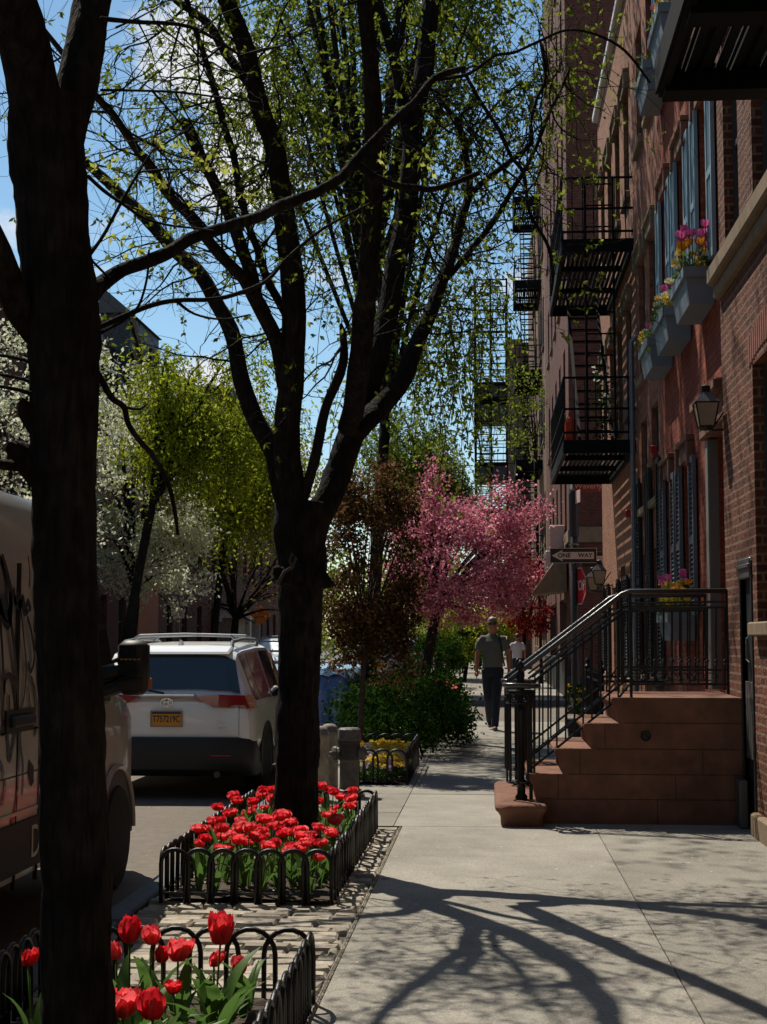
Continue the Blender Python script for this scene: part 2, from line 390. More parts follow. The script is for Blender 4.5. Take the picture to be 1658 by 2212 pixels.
# ================================================================== setting
def st(o): o['kind'] = 'structure'; return o
def sheet(name, rects, z, mat):
    mb = MB()
    for x0, y0, x1, y1 in rects: mb.quad((x0,y0,z), (x1,y0,z), (x1,y1,z), (x0,y1,z))
    return st(mb.build(name, mat))
sheet('ground', [(-400, -60, 400, 1500)], -.22, M['dirt'])
CS0, CS1 = 27.6, 36.6
sheet('road', [(-9.3, -20, -2.12, 400), (-2.12, CS0, 60, CS1), (-60, CS0, -9.3, CS1)], -.15, M['asphalt'])
def slabs(name, xs, ys, mat, gap=.007, z=0.0):
    mb = MB()
    for i in range(len(xs)-1):
        for j in range(len(ys)-1):
            dz = rnd(-.003, .003)
            mb.box(xs[i]+gap/2, ys[j]+gap/2, z-.12, xs[i+1]-gap/2, ys[j+1]-gap/2, z+dz)
    return mb
ys_near = [-8, -3.4, .9, 4.6, 12.06]
ys_far = [12.06, 12.98, 13.55, 14.55, 16.1, 17.7, 19.3, 20.9, 22.5, 24.1, 25.7, 27.3]
mb = slabs('s', [-.71, .83, 2.6], ys_near, None)
m2 = slabs('s', [-1.97, -.78, .55, 2.6], ys_far, None)
n = len(mb.v); mb.v += m2.v; mb.f += [tuple(i+n for i in f) for f in m2.f]; mb.m += m2.m
m2 = slabs('s', [-1.97, -.6, .9, 2.6], [36.9 + i*1.6 for i in range(45)], None)
n = len(mb.v); mb.v += m2.v; mb.f += [tuple(i+n for i in f) for f in m2.f]; mb.m += m2.m
st(mb.build('sidewalk', M['concrete']))
sheet('sidewalk_bed', [(-1.97, -4, 3.0, 27.3), (-1.97, 36.9, 3.0, 120)], -.035, M['grout'])
# granite kerbs
mb = MB()
def kerb_run(a0, a1, x):
    y = a0
    while y < a1:
        L = rnd(1.6, 2.2); e = min(a1, y+L)
        mb.rbox(x-.15, y+.004, -.2, x, e-.004, .002+rnd(-.004, .004), .012); y = e
kerb_run(-4, 27.3, -1.97); kerb_run(36.9, 110, -1.97)
mb.rbox(-1.95, CS0-.3, -.2, 6, CS0-.13, .001, .012); mb.rbox(-1.95, CS1+.12, -.2, 6, CS1+.28, .001, .012)
st(mb.build('kerb', M['kerb']))
# sidewalk across the street
mb = slabs('s', [-13.2, -11.6, -10.3, -9.45], [2+i*1.6 for i in range(16)] , None)
m2 = slabs('s', [-13.2, -11.6, -10.3, -9.45], [37+i*1.7 for i in range(40)], None)
n = len(mb.v); mb.v += m2.v; mb.f += [tuple(i+n for i in f) for f in m2.f]; mb.m += m2.m
st(mb.build('far_sidewalk', M['concrete']))
mb = MB()
for y in [i*2.0 for i in range(1, 13)] + [37+i*2.0 for i in range(34)]: mb.rbox(-9.45, y+.004, -.2, -9.3, y+1.996, .003, .012)
st(mb.build('far_kerb', M['kerb']))
# setts between the kerb and the concrete: one sheet of separate stones
mb = MB(); y = 4.2
while y < 12.0:
    h = rnd(.095, .125); x = -1.965 + rnd(-.05, 0)
    while x < -.74:
        w = rnd(.17, .26); x1 = min(x+w, -.735)
        if x1-x > .06:
            z = rnd(-.014, .005); c = rnd(.009, .016); xa, xb, ya, yb = max(x, -1.965)+.005, x1-.005, y+.004+rnd(-.006, .006), y+h-.004+rnd(-.005, .005)
            j = lambda: rnd(-.010, .010)
            r0 = [(xa+j(),ya+j(),-.1),(xb+j(),ya+j(),-.1),(xb+j(),yb+j(),-.1),(xa+j(),yb+j(),-.1)]
            r1 = [(p[0],p[1],z-.016) for p in r0]
            xm, ym = (xa+xb)/2, (ya+yb)/2
            r2 = [(p[0]+(c if p[0] < xm else -c)*.9, p[1]+(c if p[1] < ym else -c)*.8, z+rnd(-.006, .005)) for p in r0]
            mb.loft([r0, r1, r2])
        x = x1
    y += h
# the pale edging course along the concrete
y = 4.2
while y < 12.0:
    L = rnd(.03, .06); mb.rbox(-.732, y, -.1, -.712, y+L-.006, .004+rnd(-.004, .004), .006); y += L
st(mb.build('sett_paving', M['cobble']))
sheet('sett_bed', [(-1.97, 4, -.711, 12.05)], -.028, M['grout'])

# ================================================================== buildings
def wall_grid(mb, X, y0, y1, z0, z1, ops, dep, mi=0, s=-1):
    """facade in the plane x = X facing s*X, with recessed openings (ya, yb, za, zb)"""
    ycs = sorted(set([y0, y1] + [o[0] for o in ops] + [o[1] for o in ops])); zcs = sorted(set([z0, z1] + [o[2] for o in ops] + [o[3] for o in ops]))
    ycs = [y for y in ycs if y0 <= y <= y1]; zcs = [z for z in zcs if z0 <= z <= z1]
    for i in range(len(ycs)-1):
        for j in range(len(zcs)-1):
            ym, zm = (ycs[i]+ycs[i+1])/2, (zcs[j]+zcs[j+1])/2
            if any(o[0] < ym < o[1] and o[2] < zm < o[3] for o in ops): continue
            mb.quad((X,ycs[i],zcs[j]), (X,ycs[i+1],zcs[j]), (X,ycs[i+1],zcs[j+1]), (X,ycs[i],zcs[j+1]), mi)
    B = X - s*dep
    for a, b, c, d in ops:
        mb.quad((X,a,c),(B,a,c),(B,a,d),(X,a,d), mi); mb.quad((X,b,c),(X,b,d),(B,b,d),(B,b,c), mi)
        mb.quad((X,a,c),(X,b,c),(B,b,c),(B,a,c), mi); mb.quad((X,a,d),(B,a,d),(B,b,d),(X,b,d), mi)
def shell(mb, X, y0, y1, z0, z1, back, mi=0, top=True):
    """other faces of the block: ends, back and roof"""
    mb.quad((X,y0,z0),(back,y0,z0),(back,y0,z1),(X,y0,z1), mi); mb.quad((X,y1,z0),(X,y1,z1),(back,y1,z1),(back,y1,z0), mi)
    mb.quad((back,y0,z0),(back,y1,z0),(back,y1,z1),(back,y0,z1), mi)
    if top: mb.quad((X,y0,z1),(back,y0,z1),(back,y1,z1),(X,y1,z1), mi)
def sash(parent, X, o, dep, s=-1, fm='frame', bars=True, sill=None, cur=False):
    """window part: glass > frame, sill"""
    a, b, c, d = o; B = X - s*dep
    w = MB(); w.box(B-s*.004, a, c, B-s*.02, b, d)
    win = w.build('window', M['glass'], parent)
    f = MB(); t = .05; x0, x1 = B, B+s*.04
    f.box(x0,a,c,x1,a+t,d); f.box(x0,b-t,c,x1,b,d); f.box(x0,a+t,c,x1,b-t,c+t); f.box(x0,a+t,d-t,x1,b-t,d)
    if bars:
        zm = (c+d)/2; f.box(x0,a+t,zm-.025,x1-s*.006,b-t,zm+.025); ym = (a+b)/2; f.box(x0,ym-.012,c+t,x1-s*.014,ym+.012,d-t)
    f.build('frame', M[fm], win)
    if sill:
        q = MB(); q.rbox(X+s*.07, a-.06, c-.11, B, b+.06, c-.003, .012); q.build('sill', M[sill], win)
    return win
def lintel(parent, X, a, b, z, h, mat, s=-1, name='lintel'):
    q = MB(); q.rbox(X+s*.05, a, z, X-s*.05, b, z+h*.72, .008); q.rbox(X+s*.09, a-.05, z+h*.72+.001, X-s*.05, b+.05, z+h, .012)
    for yy in (a, b):
        q.rbox(X+s*.085, yy-.045, z-.09, X-s*.03, yy+.045, z+h*.7, .012)
    return q.build(name, M[mat], parent)
def shutter(parent, X, a, b, c, d, mat, louvre=True, ajar=0.0, s=-1):
    q = MB(); x0, x1 = X+s*.02, X+s*.06; t = .055; w = b-a
    def put(xa, ya, za, xb, yb, zb):
        q.box(xa, ya, za, xb, yb, zb)
    zm = c+(d-c)*.47
    for ya, yb in ((a,a+t),(b-t,b)): put(x0,ya,c,x1,yb,d)
    for za, zb in ((c,c+.09),(zm-.04,zm+.04),(d-.07,d)): put(x0,a+t,za,x1,b-t,zb)
    for za, zb in ((c+.09,zm-.04),(zm+.04,d-.07)):
        if louvre:
            k = int((zb-za)/.05)
            for i in range(k):
                z = za+(i+.5)*(zb-za)/k
                q.poly([(x0+s*.004,a+t,z+.02),(x1-s*.004,a+t,z-.018),(x1-s*.004,b-t,z-.018),(x0+s*.004,b-t,z+.02)])
                q.poly([(x0+s*.004,a+t,z+.012),(x1-s*.004,a+t,z-.026),(x1-s*.004,b-t,z-.026),(x0+s*.004,b-t,z+.012)])
            q.box(x0, a+t, za, x0+s*.006, b-t, zb)
        else:
            put(x0, a+t, za, x0+s*.015, b-t, zb)
            for i in range(1, 4):
                ym = a+t+(w-2*t)*i/4; put(x0+s*.015, ym-.012, za, x0+s*.03, ym+.012, zb)
    return q.build('shutter', M[mat], parent)

# ---------------------------------------------------------------- building A (nearest, dark brick, stone ledge)
XA = 2.05
A = thing('brick_building', 'nearest dark brick building with stone ledge and deep window reveals, at the right edge', 'building', (5, 5, 0))
opsA = [(10.35, 11.55, 1.63, 3.62), (8.2, 9.4, 1.63, 3.62), (6.0, 7.2, 1.63, 3.62),
        (12.0, 12.72, 4.80, 6.7), (10.62, 11.37, 4.80, 6.7), (9.2, 10.0, 4.80, 6.7), (7.8, 8.6, 4.80, 6.7),
        (12.0, 12.72, 7.9, 9.7), (10.62, 11.37, 7.9, 9.7), (9.2, 10.0, 7.9, 9.7), (7.8, 8.6, 7.9, 9.7), (11.78, 12.26, -.04, 2.12)]
mb = MB(); wall_grid(mb, XA, -18, 13.05, -.05, 12.4, opsA, .14); shell(mb, XA, -18, 13.05, -.05, 12.4, 9.0)
mb.build('wall', M['brickA'], A)
for o in opsA[:-1]: sash(A, XA, o, .12, sill='sand')
q = MB(); q.rbox(XA-.06, -4, -.03, XA+.05, 11.72, .17, .015); q.build('plinth', M['sand'], A)
q = MB(); q.rbox(XA-.115, -4, 4.60, XA+.05, 13.06, 4.76, .02); q.rbox(XA-.06, -4, 4.48, XA+.05, 13.055, 4.598, .015); q.build('ledge', M['sand'], A)
for (a, b) in ((10.35, 11.55), (8.2, 9.4)):   # soldier-brick arch over the ground floor windows
    q = MB(); k = 17
    for i in range(k):
        t = i/(k-1)-.5; zz = 3.63+.07*(1-4*t*t); y = a-.1+(b-a+.2)*i/(k-1)
        q.box(XA-.008, y-.031, zz, XA+.1, y+.031, zz+.24)
    q.build('window_arch', M['brickA2'], A)
dr = MB(); dr.rbox(XA+.03, 11.80, -.02, XA+.09, 12.24, 1.98, .006); dr = dr.build('door', M['black'], A)
q = MB(); q.rbox(XA-.02, 11.77, 1.98, XA+.06, 12.27, 2.14, .008); q.rbox(XA-.035, 11.75, 2.06, XA+.02, 12.29, 2.09, .004); q.build('door_header', M['panel'], dr)
q = MB(); q.rbox(XA+.008, 11.83, .55, XA+.028, 12.22, 1.16, .004); q.build('door_panel', M['panel'], dr)
q = MB(); q.tube([(XA-.01, 11.9, 1.32), (XA-.03, 11.9, 1.34), (XA-.03, 11.9, 1.5), (XA-.01, 11.9, 1.52)], .008, 6); q.build('door_handle', M['chrome'], dr)
q = MB(); q.rbox(XA-.012, 11.74, -.02, XA+.04, 11.78, 2.12, .004); q.rbox(XA-.012, 12.26, -.02, XA+.04, 12.30, 2.12, .004); q.build('door_jamb', M['ironm'], dr)
# ---------------------------------------------------------------- building B (red brick with blue-grey shutters)
XB = 2.2
B = thing('row_house', 'red brick row house with blue shutters and flower boxes, behind the brown stoop', 'house', (5, 16, 0))
bays = [(14.42, 15.12), (16.10, 16.80), (17.74, 18.36)]
opsB = [(13.36, 14.3, 1.02, 3.55)] + [(a, b, 1.75, 3.42) for a, b in bays[1:]] + [(a, b, 5.15, 6.95) for a, b in bays] + [(a, b, 8.55, 10.2) for a, b in bays]
mb = MB(); wall_grid(mb, XB, 13.05, 18.75, -.05, 11.9, opsB, .16); shell(mb, XB, 13.05, 18.75, -.05, 11.9, 9.0)
mb.build('wall', M['brickB'], B)
for o in opsB[1:]: sash(B, XB, o, .14, fm='white', sill='brown')
for o in opsB[1:3]:
    lintel(B, XB, o[0]-.12, o[1]+.12, o[3]+.02, .26, 'brown')
    shutter(B, XB, o[0]-.40, o[0]-.03, o[2], o[3]+.02, 'grey'); shutter(B, XB, o[1]+.03, o[1]+.40, o[2], o[3]+.02, 'grey')
for o in opsB[3:6]:
    lintel(B, XB, o[0]-.12, o[1]+.12, o[3]+.02, .24, 'brown')
    shutter(B, XB, o[0]-.39, o[0]-.03, o[2], o[3]+.02, 'blue', False); shutter(B, XB, o[1]+.03, o[1]+.39, o[2], o[3]+.02, 'blue', False)
for o in opsB[6:]:
    lintel(B, XB, o[0]-.12, o[1]+.12, o[3]+.02, .24, 'brown')
    shutter(B, XB, o[0]-.39, o[0]-.03, o[2], o[3]+.02, 'blue', False); shutter(B, XB, o[1]+.03, o[1]+.39, o[2], o[3]+.02, 'blue', False)
q = MB(); q.box(XB+.10, 13.37, 1.03, XB+.16, 14.29, 3.0); dB = q.build('door', M['black'], B)
q = MB(); q.rbox(XB-.10, 13.09, 1.02, XB+.1, 13.33, 3.42, .01); q.rbox(XB-.10, 14.32, 1.02, XB+.1, 14.5, 3.42, .01); q.build('pilaster', M['doorgrey'], B)
q = MB(); q.rbox(XB-.14, 13.08, 3.43, XB+.1, 14.58, 3.70, .01); q.rbox(XB-.22, 13.07, 3.702, XB+.1, 14.66, 3.80, .015); q.build('door_entablature', M['brown'], B)
q = MB(); q.rbox(XB-.35, 13.06, 11.9, XB+.1, 18.74, 12.3, .03); q.build('cornice', M['brown'], B)
# ---------------------------------------------------------------- building C1, C2
C1 = thing('pink_brick_house', 'weathered pink brick house with black shutters next to the red row house', 'house', (5, 20, 0))
opsC = [(a, a+.8, z, z+1.7) for a in (19.2, 20.6) for z in (1.0, 5.2, 8.6)] + [(19.2, 20.0, 3.35, 4.6), (20.6, 21.4, 3.35, 4.6)]
mb = MB(); wall_grid(mb, XB, 18.75, 22.0, -.05, 11.7, opsC, .12); shell(mb, XB, 18.75, 22.0, -.05, 11.7, 9.0); mb.build('wall', M['brickC'], C1)
for o in opsC:
    sash(C1, XB, o, .1, sill='sand')
    if o[2] < 5.3 and o[3] < 3:
        shutter(C1, XB, o[0]-.38, o[0]-.02, o[2], o[3]+1.1, 'black'); shutter(C1, XB, o[1]+.02, o[1]+.38, o[2], o[3]+1.1, 'black')
    if 5 < o[2] < 8: lintel(C1, XB, o[0]-.1, o[1]+.1, o[3]+.02, .22, 'sand')
q = MB(); q.tube([(XB-.07, 21.95, .2), (XB-.07, 21.95, 5.9), (XB+.02, 21.95, 6.0)], .04, 8); q.build('downpipe', M['galv'], C1)
C2 = thing('corner_house', 'sandy brick corner house carrying the black fire escape, with a white roof edge', 'house', (5, 25, 0))
opsC2 = [(a, a+.85, z, z+1.7) for a in (22.6, 24.2, 25.8, 27.4) for z in (5.0, 8.4)] + [(22.6, 23.4, .9, 2.7), (24.2, 25.0, .9, 2.7), (27.5, 28.2, .9, 2.4), (25.8, 26.6, .0, 2.4)]
mb = MB(); wall_grid(mb, XB, 22.0, 28.9, -.05, 11.8, opsC2, .12); shell(mb, XB, 22.0, 28.9, -.05, 11.8, 9.0); mb.build('wall', M['brickS'], C2)
for o in opsC2:
    sash(C2, XB, o, .1, sill='sand')
    if o[2] > 3: lintel(C2, XB, o[0]-.08, o[1]+.08, o[3]+.02, .2, 'sand')
for a, b in ((22.6, 23.4), (24.2, 25.0), (27.5, 28.2)):
    shutter(C2, XB, a-.38, a-.02, .9, 2.5, 'black'); shutter(C2, XB, b+.02, b+.38, .9, 2.5, 'black')
q = MB(); q.rbox(XB-.10, 22.02, 11.72, XB+.05, 28.95, 11.86, .02); q.build('gutter', M['white'], C2)
# ---------------------------------------------------------------- building D across the side street
D = thing('corner_tower', 'tall dark brown brick apartment building on the far corner, shaded side wall to the viewer', 'building', (6, 45, 0))
XD = 2.07
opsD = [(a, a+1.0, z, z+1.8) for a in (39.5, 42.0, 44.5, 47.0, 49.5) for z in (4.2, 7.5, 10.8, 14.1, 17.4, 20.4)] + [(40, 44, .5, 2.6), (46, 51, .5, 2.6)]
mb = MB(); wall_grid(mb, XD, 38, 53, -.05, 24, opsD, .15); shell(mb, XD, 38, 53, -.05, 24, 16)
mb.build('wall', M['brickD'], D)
for o in opsD: sash(D, XD, o, .13, sill='sand')
q = MB(); q.rbox(XD-.05, 37.93, 3.95, XD+14, 38.2, 4.35, .02); q.rbox(XD-.06, 37.9, 3.95, XD+.1, 53, 4.3, .02); q.build('belt_course', M['sand'], D)
q = MB(); q.rbox(XD-.1, 37.88, -.03, XD+14, 38.1, .55, .02); q.rbox(XD-.12, 38.101, -.03, XD+.1, 53, .95, .02); q.build('plinth', M['black'], D)
q = MB(); q.prism([(XD-.05, 3.95), (XD-.9, 2.75), (XD-.9, 2.68), (XD-.05, 2.75)], 'y', 38.9, 41.5); tag(q.build('awning', M['sand']), 'beige sloping awning on the far corner building above the one way sign', 'awning')
for (z, y) in ((3.95, 40.2), (3.45, 43.5)):
    q = MB(); q.rbox(XD-.42, y, z, XD-.03, y+.65, z+.62, .02); ac = q.build('air_conditioner', M['signwhite'])
    tag(ac, 'upper white window air conditioner on the far corner building' if z > 3.7 else 'lower white window air conditioner further along the far corner building', 'air conditioner', 'air conditioners on the far corner building')
    g = MB()
    for i in range(7): g.box(XD-.43, y+.06, z+.08+i*.07, XD-.422, y+.59, z+.11+i*.07)
    ob = g.build('grille', M['galv'], ac); ob.matrix_parent_inverse = Matrix.Translation(-LOC[ac])
# ---------------------------------------------------------------- E and F further on
E = thing('dun_building', 'dun brick apartment building beyond the corner tower with stacked fire escapes', 'building', (6, 64, 0))
opsE = [(a, a+1.1, z, z+1.9) for a in (54, 56.5, 59, 61.5, 64, 66.5) for z in (1.2, 5, 8.8, 12.3, 15.8)]
mb = MB(); wall_grid(mb, 2.07, 53, 75, -.05, 20.5, opsE, .15); shell(mb, 2.07, 53, 75, -.05, 20.5, 16); mb.build('wall', M['brickE'], E)
for o in opsE: sash(E, 2.07, o, .13, sill='sand')
Fb = thing('jutting_building', 'distant pale brick building jutting into the street behind the fire escape tower', 'building', (6, 82, 0))
opsF = [(a, a+1.2, z, z+1.9) for a in (78, 81, 84) for z in (1.2, 5, 8.6, 12.2, 15.6)]
mb = MB(); wall_grid(mb, 1.05, 76, 88, -.05, 16.8, opsF, .15); shell(mb, 1.05, 76, 88, -.05, 16.8, 14); mb.build('wall', M['brickE'], Fb)
for o in opsF: sash(Fb, 1.05, o, .13, sill='sand')
q = MB()
for i in range(34): q.box(1.0, 75.93, i*.5, 1.55+(.25 if i % 2 else 0), 76.02, i*.5+.46)
q.build('quoin', M['sand'], Fb)
# ---------------------------------------------------------------- houses across the street (shaded)
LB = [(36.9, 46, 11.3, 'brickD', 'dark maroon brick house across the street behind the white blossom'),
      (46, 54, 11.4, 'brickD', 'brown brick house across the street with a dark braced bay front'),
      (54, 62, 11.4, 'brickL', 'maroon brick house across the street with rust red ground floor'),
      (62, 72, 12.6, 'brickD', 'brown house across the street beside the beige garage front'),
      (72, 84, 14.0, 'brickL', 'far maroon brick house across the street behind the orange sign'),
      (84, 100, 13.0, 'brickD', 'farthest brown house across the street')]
for i, (a, b, h, mt, lab) in enumerate(LB):
    H = thing('town_house', lab, 'house', (-16, (a+b)/2, 0), 'houses across the street')
    XL = -13.2
    ops = []
    k = max(2, int((b-a)/2.6))
    for j in range(k):
        yc = a+(j+.5)*(b-a)/k
        for z in (1.2, 4.6, 7.8, 10.4):
            if z+1.8 < h: ops.append((yc-.55, yc+.55, z, z+1.8))
    mb = MB(); wall_grid(mb, XL, a, b, -.05, h, ops, .18, s=1); shell(mb, XL, a, b, -.05, h, -22); mb.build('wall', M[mt], H)
    for o in ops: sash(H, XL, o, .16, s=1, sill='brown')
    q = MB(); q.rbox(XL+.5, a+.02, h-.5, XL-.05, b-.02, h, .05); q.build('cornice', M['black'], H)
    if i == 1:
        q = MB(); q.box(XL-.04, 49.2, 9.0, XL+1.0, 53.6, 12.6); bay = q.build('bay_front', M['black'], H)
        q = MB()
        for z0, z1, y0, y1 in ((9.2, 11.4, 49.3, 53.4), (10.9, 12.4, 49.3, 51.6)):
            q.tube([(XL+1.06, y0, z1), (XL+1.06, y1, z0)], .09, 4)
        q.tube([(XL-.04, 49.14, 12.0), (XL+1.0, 49.14, 9.6)], .07, 4); q.tube([(XL-.04, 49.14, 10.6), (XL+.6, 49.14, 9.2)], .07, 4)
        q.tube([(XL+1.06, 52.3, 9.8), (XL+1.06, 52.3, 12.0)], .07, 4); q.tube([(XL+1.06, 53.2, 9.8), (XL+1.06, 53.2, 12.0)], .07, 4)
        q.build('brace', M['galv'], bay)
        q = MB(); q.prism([(XL-.05, 12.6), (XL+1.1, 12.6), (XL-.05, 13.6)], 'y', 49.0, 53.8); q.build('roof', M['frame'], bay)
    if i == 2:
        q = MB(); q.box(XL-.02, 54.05, .0, XL+.12, 58.0, 3.9); q.build('shop_front', M['terracotta'], H)
# street continued unseen behind and beside the viewer, added to block low sky
for a, b, h, lab in ((14, 27, 13.5, 'unseen brown house added across the street, this side of the crossing'), (0, 14, 14.5, 'unseen maroon house added across the street, opposite the viewer'), (-16, 0, 13.0, 'unseen brown house added across the street, behind the viewer')):
    H = thing('town_house', lab, 'house', (-16, (a+b)/2, 0), 'houses across the street'); ops = []
    for j in range(int((b-a)/2.6)):
        for z in (1.2, 4.6, 7.8, 10.4): ops.append((a+.7+j*2.6, a+1.8+j*2.6, z, z+1.7))
    mb = MB(); wall_grid(mb, -13.2, a, b, -.05, h, ops, .18, s=1); shell(mb, -13.2, a, b, -.05, h, -22); mb.build('wall', M['brickL'], H)
    for o in ops: sash(H, -13.2, o, .16, s=1, bars=False)
q = MB(); q.box(-14, -34, -.05, 6, -30, 14)  # unseen block added across the street end against low sky light
tag(q.build('brick_building', M['brickD']), 'unseen brown building added behind the viewer to block low sky', 'building')
gd = thing('garage_front', 'beige garage door in a pale frame across the street, under the orange diamond sign', 'garage', (-13, 73, 0))
q = MB(); q.box(-13.1, 70.5, 0, -12.2, 74.0, 2.5); q.build('door_panel', M['beige'], gd)
q = MB(); q.box(-13.1, 70.3, 2.5, -12.0, 77.4, 2.85); q.box(-13.1, 74.0, 0, -12.0, 74.4, 2.5); q.box(-13.1, 77.1, 0, -12.0, 77.4, 2.5); q.build('frame', M['signwhite'], gd)
q = MB(); q.box(-13.1, 74.4, 0, -12.9, 77.1, 2.5); q.build('dark_opening', M['black'], gd)

# ================================================================== fire escapes
def fire_escape(name, label, x0, x1, y0, y1, zs, rail=.95, ladder=True, loc=None, group=None, step=.16, stairs=True, dk=.18):
    """x0 outer edge, x1 at the wall; zs: platform heights; parts: platform, railing, ladder, stair"""
    t = thing(name, label, 'fire escape', loc or ((x0+x1)/2, (y0+y1)/2, zs[0]), group)
    for i, z in enumerate(zs):
        q = MB()
        q.box(x0, y0, z-dk, x0+.05, y1, z+.02); q.box(x1-.05, y0, z-dk, x1, y1, z+.02)
        q.box(x0+.05, y0, z-dk, x1-.05, y0+.05, z+.02); q.box(x0+.05, y1-.05, z-dk, x1-.05, y1, z+.02)
        k = 3
        for j in range(1, k): yy = y0+(y1-y0)*j/k; q.box(x0+.05, yy-.04, z-.11, x1-.05, yy+.04, z-.03)
        xx = x0+.07
        while xx < x1-.06: q.box(xx, y0+.05, z-.027, xx+.050, y1-.05, z-.012); xx += .072
        q.build('platform', M['ironp'], t)
        if rail:
            r = MB()
            for zz in (z+rail, z+rail*.5, z+.12):
                r.box(x0, y0, zz, x0+.03, y1, zz+.03); r.box(x0+.03, y0, zz, x1, y0+.03, zz+.03); r.box(x0+.03, y1-.03, zz, x1, y1, zz+.03)
            yy = y0
            while yy < y1: r.box(x0+.006, yy, z, x0+.022, yy+.016, z+rail); yy += step
            xx = x0+step
            while xx < x1: r.box(xx, y0+.008, z, xx+.016, y0+.022, z+rail); r.box(xx, y1-.022, z, xx+.016, y1-.008, z+rail); xx += step
            r.build('railing', M['ironp'], t)
        if stairs and i+1 < len(zs):
            z2 = zs[i+1]; s = MB(); xs0, xs1 = x0+.28, x0+.78
            ya, yb = y0+.6, y1-.7
            for xs in (xs0, xs1): s.loft([[(xs-.02, ya, z), (xs+.02, ya, z), (xs+.02, ya+.02, z+.16), (xs-.02, ya+.02, z+.16)], [(xs-.02, yb, z2), (xs+.02, yb, z2), (xs+.02, yb+.02, z2+.16), (xs-.02, yb+.02, z2+.16)]])
            n = int((z2-z)/.25)
            for j in range(1, n): u = j/n; s.box(xs0, ya+(yb-ya)*u-.07, z+(z2-z)*u, xs1, ya+(yb-ya)*u+.07, z+(z2-z)*u+.025)
            s.build('stair', M['ironp'], t)
    if ladder:
        s = MB(); lx = x0+.35
        za, zb = zs[0]-.2, zs[-1]+1.0
        for xs in (lx, lx+.42): s.box(xs, y0+.10, za, xs+.035, y0+.15, zb)
        z = za+.2
        while z < zb: s.tube([(lx, y0+.125, z), (lx+.44, y0+.125, z)], .014, 5); z += .33
        s.build('ladder', M['ironp'], t)
    return t
fire_escape('fire_escape', 'black fire escape with two railed balconies and ladder on the sandy corner house', 1.12, 2.2, 22.1, 26.6, [4.44, 7.5], loc=(1.7, 24, 4.4), group='fire escapes along the street')
fe0 = fire_escape('fire_escape', 'big black slatted fire escape balcony overhead at the top right corner', 1.12, 2.05, 5.6, 9.5, [5.20], 0.0, False, loc=(1.6, 7.5, 5), group='fire escapes along the street', stairs=False)
q = MB()   # deeper cross beams and the upper balcony of the near escape
for yy in (9.38, 8.2, 7.0, 5.8): q.box(1.14, yy-.1, 4.98, 2.05, yy+.1, 5.105)
q.box(1.10, 5.6, 5.04, 1.117, 9.5, 5.26)
q.build('beam', M['ironp'], fe0)
q = MB()
for i in range(9): q.box(1.18+i*.095, 5.65, 5.12, 1.235+i*.095, 9.45, 5.145)
q.build('slat_deck', M['ironp'], fe0)
fe3 = fire_escape('fire_escape', 'dark fire escape stacked up the dun building behind the corner tower', 1.05, 2.07, 56.5, 60.5, [4.45, 8.3, 11.8, 15.3, 18.6], loc=(1.6, 58, 4.4), group='fire escapes along the street', dk=.32)
fe4 = fire_escape('fire_escape_tower', 'far free-standing looking fire escape tower outlined against the sky beyond the cherry', -.72, 1.0, 76.4, 80.5, [4.6, 8.2, 10.6, 13.8, 14.8], loc=(0, 78, 4), group='fire escapes along the street', step=.3)
q = MB()
for z in (4.6, 8.2, 10.6, 13.8, 14.8): q.box(-.70, 76.45, z-.75, .98, 80.45, z-.12)
q.build('deck_box', M['frame'], fe4)
q = MB()
for x in (-.72, .1, .95):
    for y in (76.4, 80.45): q.box(x, y, 0, x+.1, y+.1, 20.3)
for z in (17.4, 18.6, 20.2): q.box(-.72, 76.4, z, 1.05, 76.46, z+.07)
k = 2.2
while k < 20: q.box(-.70, 76.52, k, .98, 76.56, k+.05); k += .34
q.build('post', M['ironp'], fe4)
# things on the middle fire escape
q = MB(); q.lathe([(.001, 0), (.085, 0), (.085, .34), (.06, .40), (.03, .42), (.03, .5), (.001, .5)], tuple(at(1233, 940, 22.6)), 14)
p = at(1233, 940, 22.6); o = q.build('gas_bottle', pmat('bottle_red', (.6, .05, .01), .35)); tag(o, 'orange red bottle standing on the lower fire escape balcony', 'bottle'); o.location = (p.x, 22.6, 4.46)
def leafy(name, label, cat, base, h, r, n, mats, ls, stem=True, group=None):
    t = thing(name, label, cat, base, group); b = V(base)
    q = MB()
    for i in range(n):
        u = rnd(.12, 1); a = rnd(0, 2*PI); rr = r*math.sqrt(rnd(0, 1))*(.4+.9*math.sin(PI*min(1, u*.8+.1)))
        q.leaf(b+V((math.cos(a)*rr, math.sin(a)*rr, h*u)), V((rnd(-1,1), rnd(-1,1), rnd(-.5,1))).normalized(), V((rnd(-1,1), rnd(-1,1), rnd(-1,1))), ls*rnd(.7, 1.3), ls*rnd(.4, .7))
    q.build('foliage', M[mats[0]], t, fix=False)
    s = MB()
    for i in range(4): s.tube([b, b+V((rnd(-.4,.4)*r, rnd(-.4,.4)*r, h*.7))], .006, 4)
    s.build('stem', M['stem'], t)
    if len(mats) > 1:
        for k in range(12):
            q = MB(); c = b+V((rnd(-1,1)*r, rnd(-1,1)*r, h*rnd(.5, 1)))
            for i in range(6): q.leaf(c, V((rnd(-1,1), rnd(-1,1), rnd(-.2,1))).normalized(), V((rnd(-1,1), rnd(-1,1), 1)), .05, .045)
            q.build('blossom', M[mats[1]], t, fix=False)
    return t
p = at(1296, 960, 23.2); leafy('balcony_plant', 'white flowering plant climbing on the lower fire escape balcony', 'plant', (p.x+.05, 23.2, 4.46), 1.3, .16, 240, ['lf_hedge', 'whitep'], .07)
